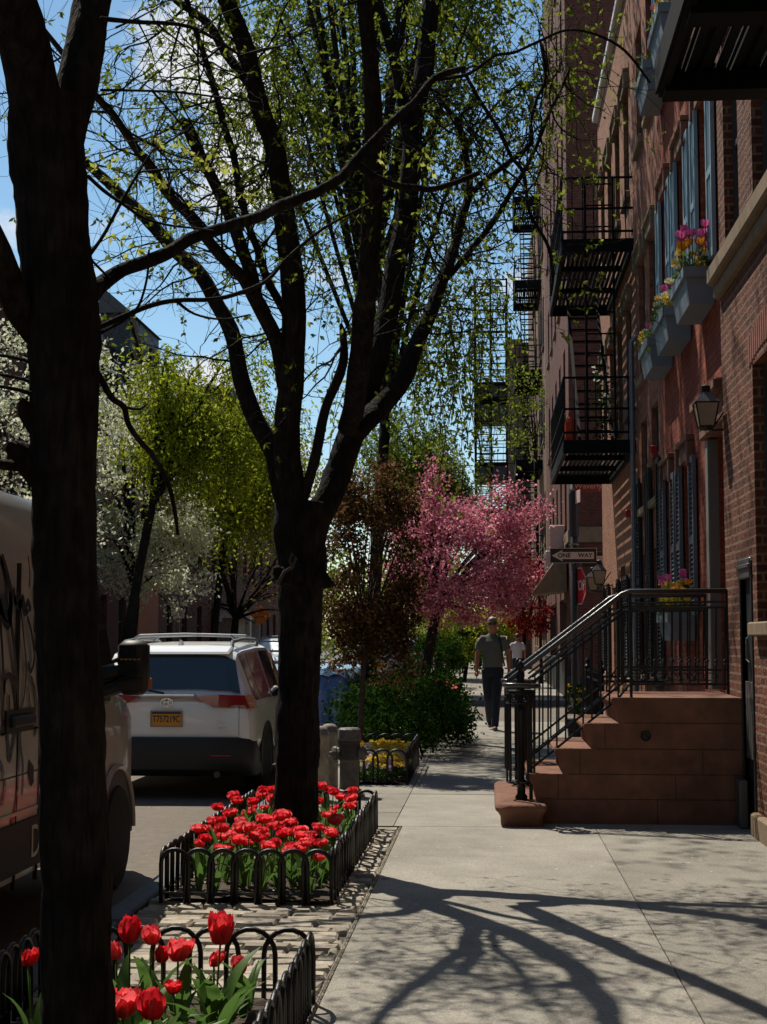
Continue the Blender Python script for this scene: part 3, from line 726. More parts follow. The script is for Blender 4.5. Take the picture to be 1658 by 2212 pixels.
# ================================================================== trees
def spline(pts, n=4):
    """pts: list of (Vector, r) -> denser Catmull-Rom list"""
    out = []
    P = [pts[0]] + pts + [pts[-1]]
    for i in range(1, len(P)-2):
        p0, p1, p2, p3 = P[i-1], P[i], P[i+1], P[i+2]
        for k in range(n):
            t = k/n
            v = .5*((2*p1[0]) + (p2[0]-p0[0])*t + (2*p0[0]-5*p1[0]+4*p2[0]-p3[0])*t*t + (3*p1[0]-p0[0]-3*p2[0]+p3[0])*t**3)
            out.append((v, p1[1]+(p2[1]-p1[1])*t))
    out.append(pts[-1]); return out
def limb(mb, pts, seg=9, n=4, jit=.10):
    if seg >= 11: n = 9; seg = 20
    s = spline(pts, n); mb.tube([p for p, r in s], [r for p, r in s], seg, jit=jit)
    return s
def rdir(): return V((rnd(-1,1), rnd(-1,1), rnd(-1,1))).normalized()
def twig(mb, lf, p, d, L, r, depth, leafsz=.03, nl=3, grav=0.0, lp=1.0):
    """zig-zag twig with side shoots; leaves at the shoots"""
    n = max(3, int(L/.09)); n = min(n, 9); q = p.copy(); pts = [p]; rads = [r]
    for i in range(n):
        d = (d + rdir()*.38 + V((0, 0, -grav))).normalized(); q = q + d*(L/n); pts.append(q); rads.append(max(.0012, r*(1-.8*(i+1)/n)))
        if depth > 0 and i > 0 and random.random() < .62:
            s = (d*.6 + rdir()*.9).normalized(); twig(mb, lf, q, s, L*rnd(.3, .55), rads[-1]*.7, depth-1, leafsz, nl, grav, lp)
        if lf is not None and depth <= 1 and random.random() < lp*.5:
            for k in range(nl): lf.leaf(q, (d*.3+rdir()+V((0,0,-.2))).normalized(), rdir(), leafsz*rnd(.6, 1.3), leafsz*rnd(.35, .6))
    mb.tube(pts, rads, 4 if r < .006 else 5, cap=False)
def px_limb(Y, pts, dY=0.0):
    """traced limb: (px, py, width px), depth running from Y to Y+dY; real radius from the width at that depth"""
    out = []
    for i, (x, y, w) in enumerate(pts):
        Yi = Y + dY*i/max(1, len(pts)-1); out.append((at(x, y, Yi), w*.5*Yi/F))
    return out

# ---------------------------------------------------------------- the dark tree close by at the left
def tree_near():
    Y = 4.75
    t = thing('street_tree', 'dark forked street tree closest to the viewer, rising from the front tulip bed', 'tree', (at(178, 2400, Y).x, Y, 0), 'trees along the kerb')
    b = MB(); tw = MB(); lf = MB()
    limb(b, px_limb(Y, [(182,2440,200),(176,2330,168),(172,2212,156),(166,2000,150),(160,1700,144),(150,1450,141),(143,1300,140),(138,1150,142),(136,1020,146),(138,900,148),(140,800,152),(134,700,166),(128,620,166),(116,513,158),(108,400,164),(102,290,176),(106,215,172)]), 14, 4, .12)
    limb(b, px_limb(Y, [(104,330,150),(74,200,118),(50,90,112),(26,0,112),(-20,-160,110),(-60,-330,100),(-90,-560,80)], -.5), 12, 4, .1)
    limb(b, px_limb(Y, [(120,330,110),(162,200,96),(184,90,90),(200,0,86),(222,-130,84),(250,-330,74),(300,-560,60),(380,-800,40)], .5), 12, 4, .1)
    limb(b, px_limb(Y, [(82,740,40),(44,670,74),(18,600,62),(-12,520,56),(-60,420,48),(-140,330,30)], -.4), 10)
    limb(b, px_limb(Y, [(95,1020,90),(52,985,62),(30,970,40),(22,960,12)], -.1), 9)
    limb(b, px_limb(Y, [(92,930,60),(60,890,44),(48,862,10)], -.1), 8)
    for y in (770, 812, 838): limb(tw, px_limb(Y, [(90,y+20,14),(40,y+4,9),(-20,y-6,7)], rnd(-.3, .2)), 6)
    limb(tw, px_limb(Y, [(70,1010,26),(20,1005,26),(-20,1000,26)], -.3), 7)
    main = [(160,690,44),(205,628,40),(222,612,38),(264,584,32),(315,566,31),(362,547,30),(412,516,29),(460,500,28),(510,484,27),(561,469,26),(596,449,25),(636,433,25),(686,414,24),(734,386,24),(764,352,23),(822,290,20),(858,254,19),(897,219,17),(924,184,17),(948,164,16),(1003,147,14)]
    limb(b, px_limb(Y, main, .9), 9)
    limb(tw, px_limb(Y+.9, [(940,172,9),(975,168,8),(1018,157,8),(1069,121,7),(1112,113,7),(1163,90,7),(1226,65,6),(1292,76,6),(1352,111,6),(1405,179,5)], .3), 6)
    limb(b, px_limb(Y+.65, [(760,352,16),(780,360,20),(807,380,18),(858,401,16),(897,405,15),(932,409,14),(983,395,12),(1034,374,11)], .25), 8)
    limb(tw, px_limb(Y+.85, [(930,409,8),(950,440,6),(975,430,5)], .1), 5)
    limb(tw, px_limb(Y, [(190,712,18),(221,704,13),(315,664,12),(381,649,11),(459,647,11),(518,633,10),(577,606,9),(624,555,8),(702,492,7),(800,440,5)], .6), 7)
    limb(tw, px_limb(Y+.2, [(381,650,9),(420,678,6),(480,690,5),(540,680,4)], .1), 5)
    limb(tw, px_limb(Y, [(200,800,16),(215,812,16),(241,859,15),(268,879,14),(278,916,13),(302,952,13),(332,986,12),(362,1040,11),(378,1100,9),(385,1155,7)], .3), 7)
    limb(tw, px_limb(Y+.15, [(268,879,8),(300,884,6),(316,874,5)], .05), 5)
    limb(tw, px_limb(Y, [(190,735,8),(232,712,8),(270,690,7),(300,660,6),(318,600,6),(322,540,5)], .15), 5)
    limb(tw, px_limb(Y, [(196,548,9),(226,505,8),(262,438,8),(300,372,6),(330,325,4)], .2), 5)
    limb(tw, px_limb(Y, [(190,380,10),(225,412,9),(265,440,8),(310,470,7),(362,486,6),(420,493,5),(470,500,4)], .3), 5)
    limb(tw, px_limb(Y, [(196,560,7),(228,592,6),(246,606,5)], .1), 5)
    limb(tw, px_limb(Y, [(218,40,12),(300,48,10),(380,52,9),(440,70,8),(520,120,6)], .4), 6)
    limb(tw, px_limb(Y, [(218,195,7),(300,196,6),(390,200,6),(470,210,5),(560,222,4)], .4), 5)
    # bare fine twigs over the gap of sky, with a few fresh shoots
    for x, y, dx, dy in [(250,60,1,-.3),(300,50,.5,.9),(340,52,.9,.6),(390,55,.3,1),(430,70,-.3,1),(430,70,.8,-.5),(300,196,.4,-.8),(330,197,.3,.9),(380,200,.7,.7),(420,205,.2,-.9),(470,210,.5,.8),(520,120,.6,-.6),(480,100,-.6,.8),(260,438,.9,.2),(300,372,.8,-.4),(330,325,.6,-.7)]:
        d = (RGT*dx + UPV*-dy + rdir()*.3).normalized()
        twig(tw, None, at(x, y, Y+.25), d, rnd(.22, .4), .0045, 2)
    for x, y in [(215,330),(240,352),(205,360),(225,385),(255,395),(330,300),(345,310),(395,320),(405,332),(420,335),(445,368),(470,352),(485,375),(500,362),(330,386),(345,400),(355,395),(300,450),(315,455),(460,330),(240,505),(265,520),(290,528),(820,345),(835,352),(905,355),(925,345),(935,370),(262,560),(300,540),(345,470),(375,478),(420,440),(520,415),(545,425)]:
        c = at(x+rnd(-5,5), y+rnd(-5,5), Y+rnd(.1,.4)+(.6 if x > 700 else 0))
        for k in range(5):
            lf.leaf(c, (rdir()+V((.1,0,-.15))).normalized(), rdir(), rnd(.022, .042), rnd(.012, .02))
        twig(tw, None, c, (rdir()+V((0,0,-.5))).normalized(), .07, .0018, 0)
    # unseen crown overhead, out of the frame, added to cut the sky fill
    random.seed(77); cr = MB()
    for i in range(95):
        c = V((-.6, 3.2, 7.3)) + V((rnd(-1,1)*3.3, rnd(-1,1)*3.4, rnd(-1,1)*1.7))
        if ((c.x+.6)/3.3)**2+((c.y-3.2)/3.4)**2 > 1: continue
        for k in range(130): cr.leaf(c+V((random.gauss(0,.45), min(.8,random.gauss(0,.4)), random.gauss(0,.3))), rdir(), rdir(), rnd(.06,.11), rnd(.04,.07))
    cr.build('crown', M['lf_weep'], t, fix=False)
    o = b.build('trunk', M['bark'], t, smooth=True)
    tw.build('branch', M['bark'], t, smooth=True); lf.build('young_foliage', M['lf_young'], t, fix=False)
    return t
tree_near()

# ---------------------------------------------------------------- the many-limbed tree in the second bed
def tree_mid():
    Y = 10.2
    t = thing('street_tree', 'many-limbed dark street tree standing in the middle of the long red tulip bed', 'tree', (at(640, 1850, Y).x, Y, 0), 'trees along the kerb')
    b = MB(); tw = MB(); lf = MB(); L = []
    def add(pts, dY=0.0, Y0=None, seg=9, jit=.1): L.append(limb(b, px_limb(Y if Y0 is None else Y0, pts, dY), seg, 4, jit))
    add([(641,1890,128),(640,1830,108),(640,1760,98),(641,1650,95),(643,1540,93),(647,1430,92),(650,1330,94),(653,1265,100),(652,1200,108),(650,1140,120),(650,1085,112)], 0, None, 14, .12)
    add([(650,1180,70),(634,1090,72),(622,1000,62),(620,919,58),(628,841,56),(632,762,56),(635,684,55),(632,606,53),(624,527,51),(608,418,48),(599,350,45),(585,290,44),(571,260,43),(552,190,42),(535,120,41),(515,60,40),(493,10,40),(470,-60,38),(440,-200,34),(400,-380,28),(340,-600,18)], -1.3)
    add([(640,1150,60),(612,1040,58),(596,985,46),(577,950,44),(546,892,41),(522,821,38),(510,754,36),(495,704,35),(467,653,34),(444,610,33),(416,574,32),(381,543,31),(342,500,29),(303,457,27),(264,422,25),(225,386,23),(150,320,20),(40,230,16)], .6)
    add([(622,860,40),(612,800,38),(600,743,36),(575,690,34),(549,640,34),(526,602,28),(499,574,27),(467,539,26),(436,500,25),(405,461,24),(369,426,22),(331,366,21),(297,324,20),(267,280,18),(241,243,17),(208,207,16),(140,120,13),(60,20,10)], -2.0, 10.05)
    add([(549,640,32),(545,598,30),(526,547,29),(506,488,29),(484,437,28),(462,392,27),(437,344,26),(417,302,26),(400,268,24),(392,257,14)], -.2, 9.72)
    add([(632,700,22),(600,645,20),(577,602,19),(557,539,17),(538,488,17),(518,410,17),(504,330,16),(487,280,16),(471,218,15),(454,157,14),(434,98,13),(417,47,12),(395,-40,10),(360,-160,8)], -.4, 9.9)
    add([(552,200,22),(507,140,22),(487,112,22),(451,53,20),(417,25,18),(381,0,17),(320,-60,14)], .4, 9.55)
    add([(660,1170,66),(690,1110,64),(717,1060,60),(734,1010,60),(758,942,58),(775,892,60),(798,825,56),(818,758,50),(835,691,48),(848,623,47),(858,556,46),(877,470,46),(889,352,44),(897,254,42),(916,157,42),(924,78,40),(932,0,38),(945,-140,34),(960,-330,28),(985,-560,20)], 1.3, None, 11)
    add([(752,925,46),(764,880,50),(772,825,50),(781,758,50),(788,657,48),(795,620,46),(803,470,46),(807,352,44),(807,235,40),(799,117,36),(787,0,34),(775,-150,30),(760,-360,22)], -2.1)
    add([(893,320,26),(880,290,26),(872,240,25),(862,180,24),(845,100,24),(821,20,22),(800,-60,20),(770,-220,15)], .2, 10.9)
    add([(770,935,46),(795,905,50),(811,890,50),(842,858,46),(872,818,42),(892,764,38),(912,717,34),(932,674,31),(949,623,29),(969,573,26),(983,528,23),(999,470,20),(1014,411,18),(1006,333,15),(991,266,13),(967,235,11),(940,203,9)], 1.4)
    add([(957,605,20),(979,587,15),(1018,540,13),(1066,481,12),(1105,415,11),(1136,364,10),(1164,305,9),(1191,235,8),(1205,211,7),(1230,150,5)], .3, Y+.85, 7)
    add([(1008,430,14),(1046,391,13),(1108,344,12),(1147,309,11),(1147,266,9),(1160,215,8),(1179,168,8),(1167,86,6)], .2, Y+1.05, 7)
    add([(1000,150,7),(1010,168,8),(1038,219,9),(1077,278,9),(1104,337,9),(1132,376,9),(1144,458,8),(1183,528,8),(1195,590,7),(1190,640,5)], .2, Y+.9, 6)
    add([(640,1130,20),(667,1038,24),(684,974,23),(704,882,22),(734,810,21),(744,766,19),(741,719,15),(736,700,5)], -.4, Y-.1)
    add([(650,1240,90),(620,1243,60),(603,1236,30),(598,1225,12)], -.1, Y-.12, 8)
    add([(690,1250,50),(712,1262,22),(720,1258,8)], -.05, Y-.1, 8)
    random.seed(5)
    for s in L:
        big = s[0][1]
        for p, r in s[::2]:
            if p.z < 3.4 or random.random() < .4: continue
            k = 2 if r < .05 else 1
            for _ in range(k):
                d = (rdir() + V((0, 0, .25))).normalized()
                twig(tw, lf, p, d, rnd(.5, 1.25), rnd(.005, .010), 2, .045, 4, .02, .34)
    # moss-coloured shoots near the top right
    o = b.build('trunk', M['bark'], t, smooth=True)
    tw.build('branch', M['bark'], t, fix=False); lf.build('crown', M['lf_weep'], t, fix=False)
    q = MB(); q.tube([at(600,1262,Y-.45), at(615,1235,Y-.47), at(632,1225,Y-.48), at(640,1205,Y-.48), at(632,1195,Y-.48), at(626,1212,Y-.48), at(634,1225,Y-.49)], .011, 6); q.build('knot_ring', M['barkg'], t, smooth=True)
    return t
tree_mid()

# ---------------------------------------------------------------- broad drooping tree behind
def tree_weep(name, label, base, top_limbs, ns, mat, leafsz, trunk_r, lean=V((0,0,0)), seed=3, Lmin=.8, Lmax=2.4, bark='bark', group=None, cen=None, rad=None, nper=11, top=None, grav=.28, low=None):
    random.seed(seed)
    t = thing(name, label, 'tree', base, group); base = V(base)
    b = MB(); lf = MB(); tw = MB(); cen = V(cen); rad = V(rad)
    fork = base + V((lean.x, lean.y, min(5.0, cen.z-rad.z*.6)-base.z))
    limb(b, [(base-V((0,0,.05)), trunk_r*1.25), (base+V((lean.x*.15, 0, .5)), trunk_r), (base+(fork-base)*.55, trunk_r*.92), (fork, trunk_r*.85)], 10)
    tips = []
    for i in range(top_limbs):
        a = 2*PI*i/top_limbs + rnd(-.3, .3); e = rnd(.25, 1.0)
        tip = cen + V((math.cos(a)*rad.x*rnd(.5,.95)*math.sqrt(1.1-e*.8), math.sin(a)*rad.y*rnd(.5,.95)*math.sqrt(1.1-e*.8), rad.z*(e*1.2-.35)))
        m1 = fork + (tip-fork)*.4 + V((0,0,rad.z*.22)) + rdir()*.2; m2 = fork + (tip-fork)*.75 + V((0,0,rad.z*.16)) + rdir()*.2
        s = limb(b, [(fork, trunk_r*.5), (m1, trunk_r*.32), (m2, trunk_r*.2), (tip, trunk_r*.06)], 7, 5)
        tips += [p for p, r in s[4:]]
        for p, r in s[5::2]:
            d = (rdir()*V((1,1,.5))).normalized(); e2 = p + d*rnd(.6, 1.5)*rad.x*.3
            s2 = limb(tw, [(p, r*.5), ((p+e2)*.5+V((0,0,.15)), r*.35), (e2, r*.12)], 5, 3); tips += [q for q, _ in s2]*2
    for i in range(ns+(low[2] if low else 0)):
        p = random.choice(tips) + rdir()*rnd(.1, .5)
        L = rnd(Lmin, Lmax)
        if i >= ns: p = V([rnd(a, b) for a, b in zip(low[0], low[1])]); L = rnd(1.2, 3.2)
        d = (rdir()*V((.9,.9,.4)) + V((0,0,-.3))).normalized(); pts = [p]; n = nper
        for k in range(n):
            d = (d + rdir()*.3 + V((0,0,-(grav if i < ns else .4)))).normalized(); p = p + d*(L/n); pts.append(p)
            for _ in range(2):
                if random.random() < .72: lf.leaf(p + rdir()*.03, (rdir()+V((0,0,-.5))).normalized(), rdir(), leafsz*rnd(.5, 1.7), leafsz*rnd(.3, .7))
        if i % 2 == 0: tw.tube(pts[::2], .006, 3, cap=False)
    if top:   # unseen upper crown above the frame, added to dapple the facades
        for i in range(top[2]):
            c = V(top[0]) + V((rnd(-1,1)*top[1][0], rnd(-1,1)*top[1][1], rnd(-1,1)*top[1][2]))
            for k in range(40): lf.leaf(c+V((random.gauss(0,.3), random.gauss(0,.3), random.gauss(0,.25))), rdir(), rdir(), rnd(.10,.2), rnd(.06,.12))
            if i % 4 == 0: limb(b, [(V((base.x, base.y, 7)), .06), (V((base.x*.5+c.x*.5, base.y*.5+c.y*.5, 7.5+(c.z-7)*.5)), .04), (c, .012)], 6, 4)
    b.build('trunk', M[bark], t, smooth=True); tw.build('branch', M[bark], t, fix=False); lf.build('crown', M[mat], t, fix=False)
    return t
tree_weep('drooping_tree', 'tall drooping green tree behind the dark forked trees, trailing leafy strands', (-1.95, 23.5, 0), 17, 1750, 'lf_weep', .10, .10, V((.3,0,0)), 3, .6, 2.3, cen=(-1.7, 23.8, 10.0), rad=(3.7, 4.0, 6.6), top=((-1.5, 21.5, 14.6), (2.6, 3.8, 2.4), 58), grav=.17, low=((-1.9, 22.5, 6.0), (.1, 25.5, 8.6), 330), group='trees along the kerb')
tree_weep('drooping_tree', 'bright yellow-green drooping tree across the street beside the white blossom', (-9.8, 38.5, 0), 15, 1150, 'lf_ygreen', .12, .14, V((.9,0,0)), 14, .6, 3.0, cen=(-7.4, 38.5, 6.9), rad=(2.6, 2.1, 3.2), grav=.2, group='trees across the street')

# ---------------------------------------------------------------- clumped crowns
def tree_clump(name, label, base, cen, rad, nclump, nleaf, leafsz, mat, tr, seed=1, csz=.28, bark='bark', group=None, shape=None, nlimb=9, extra=None, cat='tree', visible_limbs=True):
    random.seed(seed)
    t = thing(name, label, cat, base, group); base = V(base); cen = V(cen); rad = V(rad)
    b = MB(); lf = MB(); fork = V((base.x*.6+cen.x*.4, base.y*.6+cen.y*.4, cen.z-rad.z*.75))
    if fork.z < base.z+.3: fork.z = base.z+.3
    limb(b, [(base-V((0,0,.05)), tr*1.3), (base+(fork-base)*.3, tr), (fork, tr*.85)], 9)
    cl = []
    for i in range(nclump):
        d = rdir(); k = rnd(.35, 1.0)**.5
        c = cen + V((d.x*rad.x*k, d.y*rad.y*k, d.z*rad.z*k))
        if shape: c = shape(c, cen, rad)
        cl.append(c)
    if extra: cl += [V(e) for e in extra]
    for i, c in enumerate(cl):
        if i < nlimb*3 and (i % 3 == 0):
            m = fork + (c-fork)*.5 + V((0,0,.1*rad.z)) + rdir()*.1*rad.x
            limb(b, [(fork, tr*.5), (m, tr*.3), (c, tr*.07)], 6, 4)
        elif i % 2: limb(b, [(fork+(c-fork)*.45+V((0,0,.1*rad.z)), tr*.2), (c, tr*.05)], 4, 2)
        sz = csz*rnd(.6, 1.35)*min(rad.x, rad.z); n = int(nleaf/len(cl)*rnd(.5, 1.5))
        for k in range(n):
            p = c + V((random.gauss(0, sz*.55), random.gauss(0, sz*.55), random.gauss(0, sz*.45)))
            lf.leaf(p, rdir(), rdir(), leafsz*rnd(.55, 1.4), leafsz*rnd(.4, .8))
    b.build('trunk', M[bark], t, smooth=True); lf.build('crown', M[mat], t, fix=False)
    return t
tree_clump('blossom_tree', 'white blossoming tree across the street, right of the near trunk', (-10.1, 41, 0), (-9.7, 41.5, 5.6), (1.6, 1.8, 3.9), 80, 13000, .12, 'lf_white', .15, 21, .26, group='trees across the street', extra=[(-9.0+rnd(-.8,1.2), 40.5+rnd(-.6,.6), rnd(2.9, 4.9)) for _ in range(26)])
tree_clump('blossom_tree', 'white blossoming tree at the far left edge above the van', (-10.4, 31, 0), (-9.9, 31, 5.9), (1.9, 1.9, 3.0), 60, 8000, .11, 'lf_white', .14, 22, .24, group='trees across the street')
tree_clump('bare_tree', 'thin dark tree with few buds in front of the brown houses', (-9.8, 56, 0), (-9.4, 56, 4.2), (2.6, 1.8, 2.6), 60, 1500, .10, 'lf_copper', .16, 23, .3, group='trees across the street', nlimb=20)
tree_clump('young_tree', 'slim young tree with coppery leaves behind the pansy bed', (-1.5, 17.0, 0), (-1.33, 17.0, 2.35), (.62, .5, 1.22), 190, 19000, .052, 'lf_copper', .035, 24, .26, bark='barkg', group='trees along the kerb', nlimb=14, extra=[(-1.33+rnd(-.55,.5), 17+rnd(-.3,.3), rnd(1.0, 1.6)) for _ in range(14)])
ex = [at(1060+i*16, 1165-i*10, 39.4+rnd(-.3,.3)) for i in range(8)] + [at(1075+i*5, 1090-i*9, 39.6) for i in range(5)] + [at(930+i*4, 1065-i*18, 39.8) for i in range(4)]
tree_clump('cherry_tree', 'pink blossoming cherry tree overhanging the sidewalk beyond the crossing', (-1.85, 40, 0), (-.72, 40, 3.7), (2.1, 1.9, 1.75), 210, 30000, .095, 'lf_pink', .15, 25, .22, group='trees along the kerb', extra=ex, nlimb=22)
tree_clump('red_maple', 'small deep red maple against the far corner building', (1.0, 47, 0), (1.25, 47, 2.75), (.85, .8, 1.35), 45, 4200, .10, 'lf_red', .06, 26, .3, group='trees along the kerb')
tree_clump('green_shrub_tree', 'low yellow-green tree under the pink cherry', (-.9, 52, 0), (-.5, 52, 1.7), (1.9, 1.2, 1.0), 45, 4000, .12, 'lf_ygreen', .07, 27, .3, group='trees along the kerb')
tree_weep('drooping_tree', 'light green drooping tree beyond the pink cherry against the pale sky', (-2.0, 58, 0), 16, 1500, 'lf_far', .14, .14, V((.2,0,0)), 28, 1.0, 3.2, cen=(-3.0, 58, 7.0), rad=(3.4, 2.6, 4.2), group='trees along the kerb')
tree_weep('drooping_tree', 'green drooping tree across the street seen behind the trunk of the many-limbed tree', (-9.9, 52, 0), 14, 1300, 'lf_ygreen', .14, .14, V((.5,0,0)), 30, 1.0, 3.2, cen=(-7.9, 51, 7.0), rad=(2.6, 2.2, 3.6), group='trees across the street')
tree_clump('young_tree', 'young green tree growing at the far corner beside the fire escape', (1.75, 50.5, 0), (1.3, 50, 9.2), (.8, .8, 1.8), 26, 900, .10, 'lf_far', .05, 29, .4, group='trees along the kerb', nlimb=16)
tree_clump('shrub', 'dark green shrub under the pink cherry beyond the crossing', (-1.75, 45.5, 0), (-1.6, 45.5, .85), (.9, 1.6, .75), 40, 5200, .09, 'lf_hedge', .03, 34, .3, cat='shrub')
tree_clump('shrub', 'deep green shrub mass at the far kerb behind the walking man', (-1.2, 66, 0), (-1.1, 66, 1.2), (1.6, 2.0, 1.1), 45, 4200, .14, 'lf_hedge', .04, 35, .3, cat='shrub')
tree_clump('shrub', 'yellow-green shrub mass beside the parked cars far up the street', (-1.7, 78, 0), (-2.2, 78, 1.7), (2.6, 2.0, 1.5), 50, 4200, .18, 'lf_far', .05, 36, .3, cat='shrub')
# far wood closing the street
random.seed(31); q = MB()
for i in range(260):
    c = V((rnd(-14, 1.5), rnd(106, 125), rnd(.3, 7.5)))
    for k in range(45): q.leaf(c+V((random.gauss(0,.8), random.gauss(0,.8), random.gauss(0,.6))), rdir(), rdir(), rnd(.25, .5), rnd(.15, .3))
tag(q.build('far_trees', M['lf_far'], fix=False), kind='stuff')

for nm, x, y in (('nearer', -1.4, -5.5), ('farther', -1.4, -13)):  # unseen trees added to keep sky fill off the scene
    tree_clump('street_tree', nm+' unseen leafy tree added behind the viewer to block sky light', (x, y, 0), (x+.9, y, 6.8), (3.6, 3.3, 2.6), 70, 9000, .2, 'lf_weep', .17, 33, .3, group='trees along the kerb')
# ---------------------------------------------------------------- hedge by the kerb
def hedge():
    random.seed(41)
    t = thing('shrub', 'large dark green shrub spilling over the sidewalk edge ahead of the walking man', 'shrub', (-1.0, 20.5, 0))
    lf = MB(); b = MB()
    cl = []
    for i in range(150):
        y = rnd(18.6, 23.5); x = rnd(-1.95, -.52); z = rnd(.08, 1.0)
        lim = 1 - ((x+1.1)/.95)**4
        z = min(z, .25+.85*max(0, lim)*(.75+.25*math.sin(y*3+x*4)))
        cl.append(V((x, y, z)))
    for i in range(26): a = i/26; cl.append(V((-.50+rnd(-.06,.06)+.09*math.sin(i), 19.2+a*3.2, rnd(.25, .62))))
    for c in cl:
        for k in range(110):
            p = c+V((random.gauss(0,.11), random.gauss(0,.12), random.gauss(0,.09)))
            if p.z < .02: continue
            lf.leaf(p, rdir(), rdir(), rnd(.045, .085), rnd(.025, .045))
    for i in range(16):
        p = V((rnd(-1.6,-.7), rnd(18.8, 23), -.03)); limb(b, [(p, .018), (p+V((rnd(-.2,.2), rnd(-.2,.2), .4)), .013), (p+V((rnd(-.4,.4), rnd(-.3,.3), .85)), .006)], 5, 3)
    for i in range(9):
        q = MB(); c = V((rnd(-.80,-.5), rnd(20.2, 21.6), rnd(.78, .92)))
        for k in range(7): q.leaf(c, (rdir()+V((0,-.3,.3))).normalized(), rdir(), .055, .05)
        q.build('blossom', M['petal'], t, fix=False)
    lf.build('foliage', M['lf_hedge'], t, fix=False); b.build('stem', M['bark'], t)
hedge()
leafy('shrub', 'small bright green bush by the thin coppery tree', 'shrub', (-1.72, 17.9, 0), .95, .26, 420, ['lf_hedge'], .06)
# ================================================================== brownstone stoop
random.seed(51)
SY0, SY1 = 12.3, 13.75
def sx(px, py=1600): return at(px, py, SY0).x
def sz(px, py): return at(px, py, SY0).z
stoop = thing('stoop', 'brownstone stoop with five overhanging steps leading to the red row house', 'stoop', (1.3, 13, 0))
SX = [sx(1142,1665), sx(1200,1612), sx(1262,1560), sx(1322,1507)]
SZ = [.40, .605, .81, 1.02]
XE = XA+.04
prof = [(XE, -.03), (SX[0]+.06, -.03), (SX[0]+.06, SZ[0]-.12)]
for i in range(4):
    x, z = SX[i], SZ[i]
    prof += [(x+.055, z-.115), (x+.03, z-.085), (x+.004, z-.055), (x-.006, z-.035), (x-.004, z-.012), (x+.012, z)]
    if i < 3: prof += [(SX[i+1]+.065, z)]
prof += [(XE, SZ[3])]
q = MB(); q.prism(prof, 'y', SY0, SY1)
so_ = q.build('steps', M['brown'], stoop)
q = MB()   # joints of the side masonry, thin recess strips proud by a hair
for i in range(4):
    z = SZ[i]-.205 if i else .20
    q.box(SX[i]+.10, SY0-.0025, z-.003, XE-.02, SY0+.01, z+.003)
for x, a, b in ((SX[0]+.24, .2, .4), (SX[1]+.2, .4, .605), (SX[2]+.17, .605, .81), (1.5, .2, .4), (1.72, .4, .605), (1.35, -.0, .2)):
    q.box(x-.003, SY0-.0025, a, x+.003, SY0+.01, b-.006)
q.build('masonry_joint', M['soil'], stoop)
q = MB(); cx = at(1395, 1590, SY0); Mx = Matrix.Translation((cx.x, SY0-.012, cx.z)) @ Matrix.Rotation(R(90), 4, 'X')
q.lathe([(.001, -.012), (.042, -.012), (.042, .002), (.036, .006), (.026, .002), (.001, .004)], (0,0,0), 18, 0, Mx); q.build('vent_disc', M['iron'], stoop)
# rounded bottom step, wider than the flight
def curtail():
    xl, xr = at(1077, 1760, 12.05).x, at(1178, 1760, 12.05).x; y0, y1 = 12.05, 14.0; rings = []
    for off, z in ((.02, -.03), (.022, .02), (.02, .07), (.0, .105), (-.02, .125), (-.028, .15), (-.02, .17), (.0, .182)):
        x0, x1, a0, a1 = xl+off, xr-off*.6, y0+off, y1-off; r = .09; pts = []
        for (px, py, s) in ((x0+r, a0+r, 180), (x1-r*.5, a0+r*.5, 270), (x1-r*.5, a1-r*.5, 0), (x0+r, a1-r, 90)):
            rr = r if s in (180, 90) else r*.5
            for k in range(5): th = R(s+90*k/4); pts.append((px+rr*math.cos(th), py+rr*math.sin(th), z))
        rings.append(pts)
    # the part under the flight
    q = MB(); q.loft(rings); return auto_smooth(q.build('bottom_step', M['brown'], stoop), 40)
curtail()
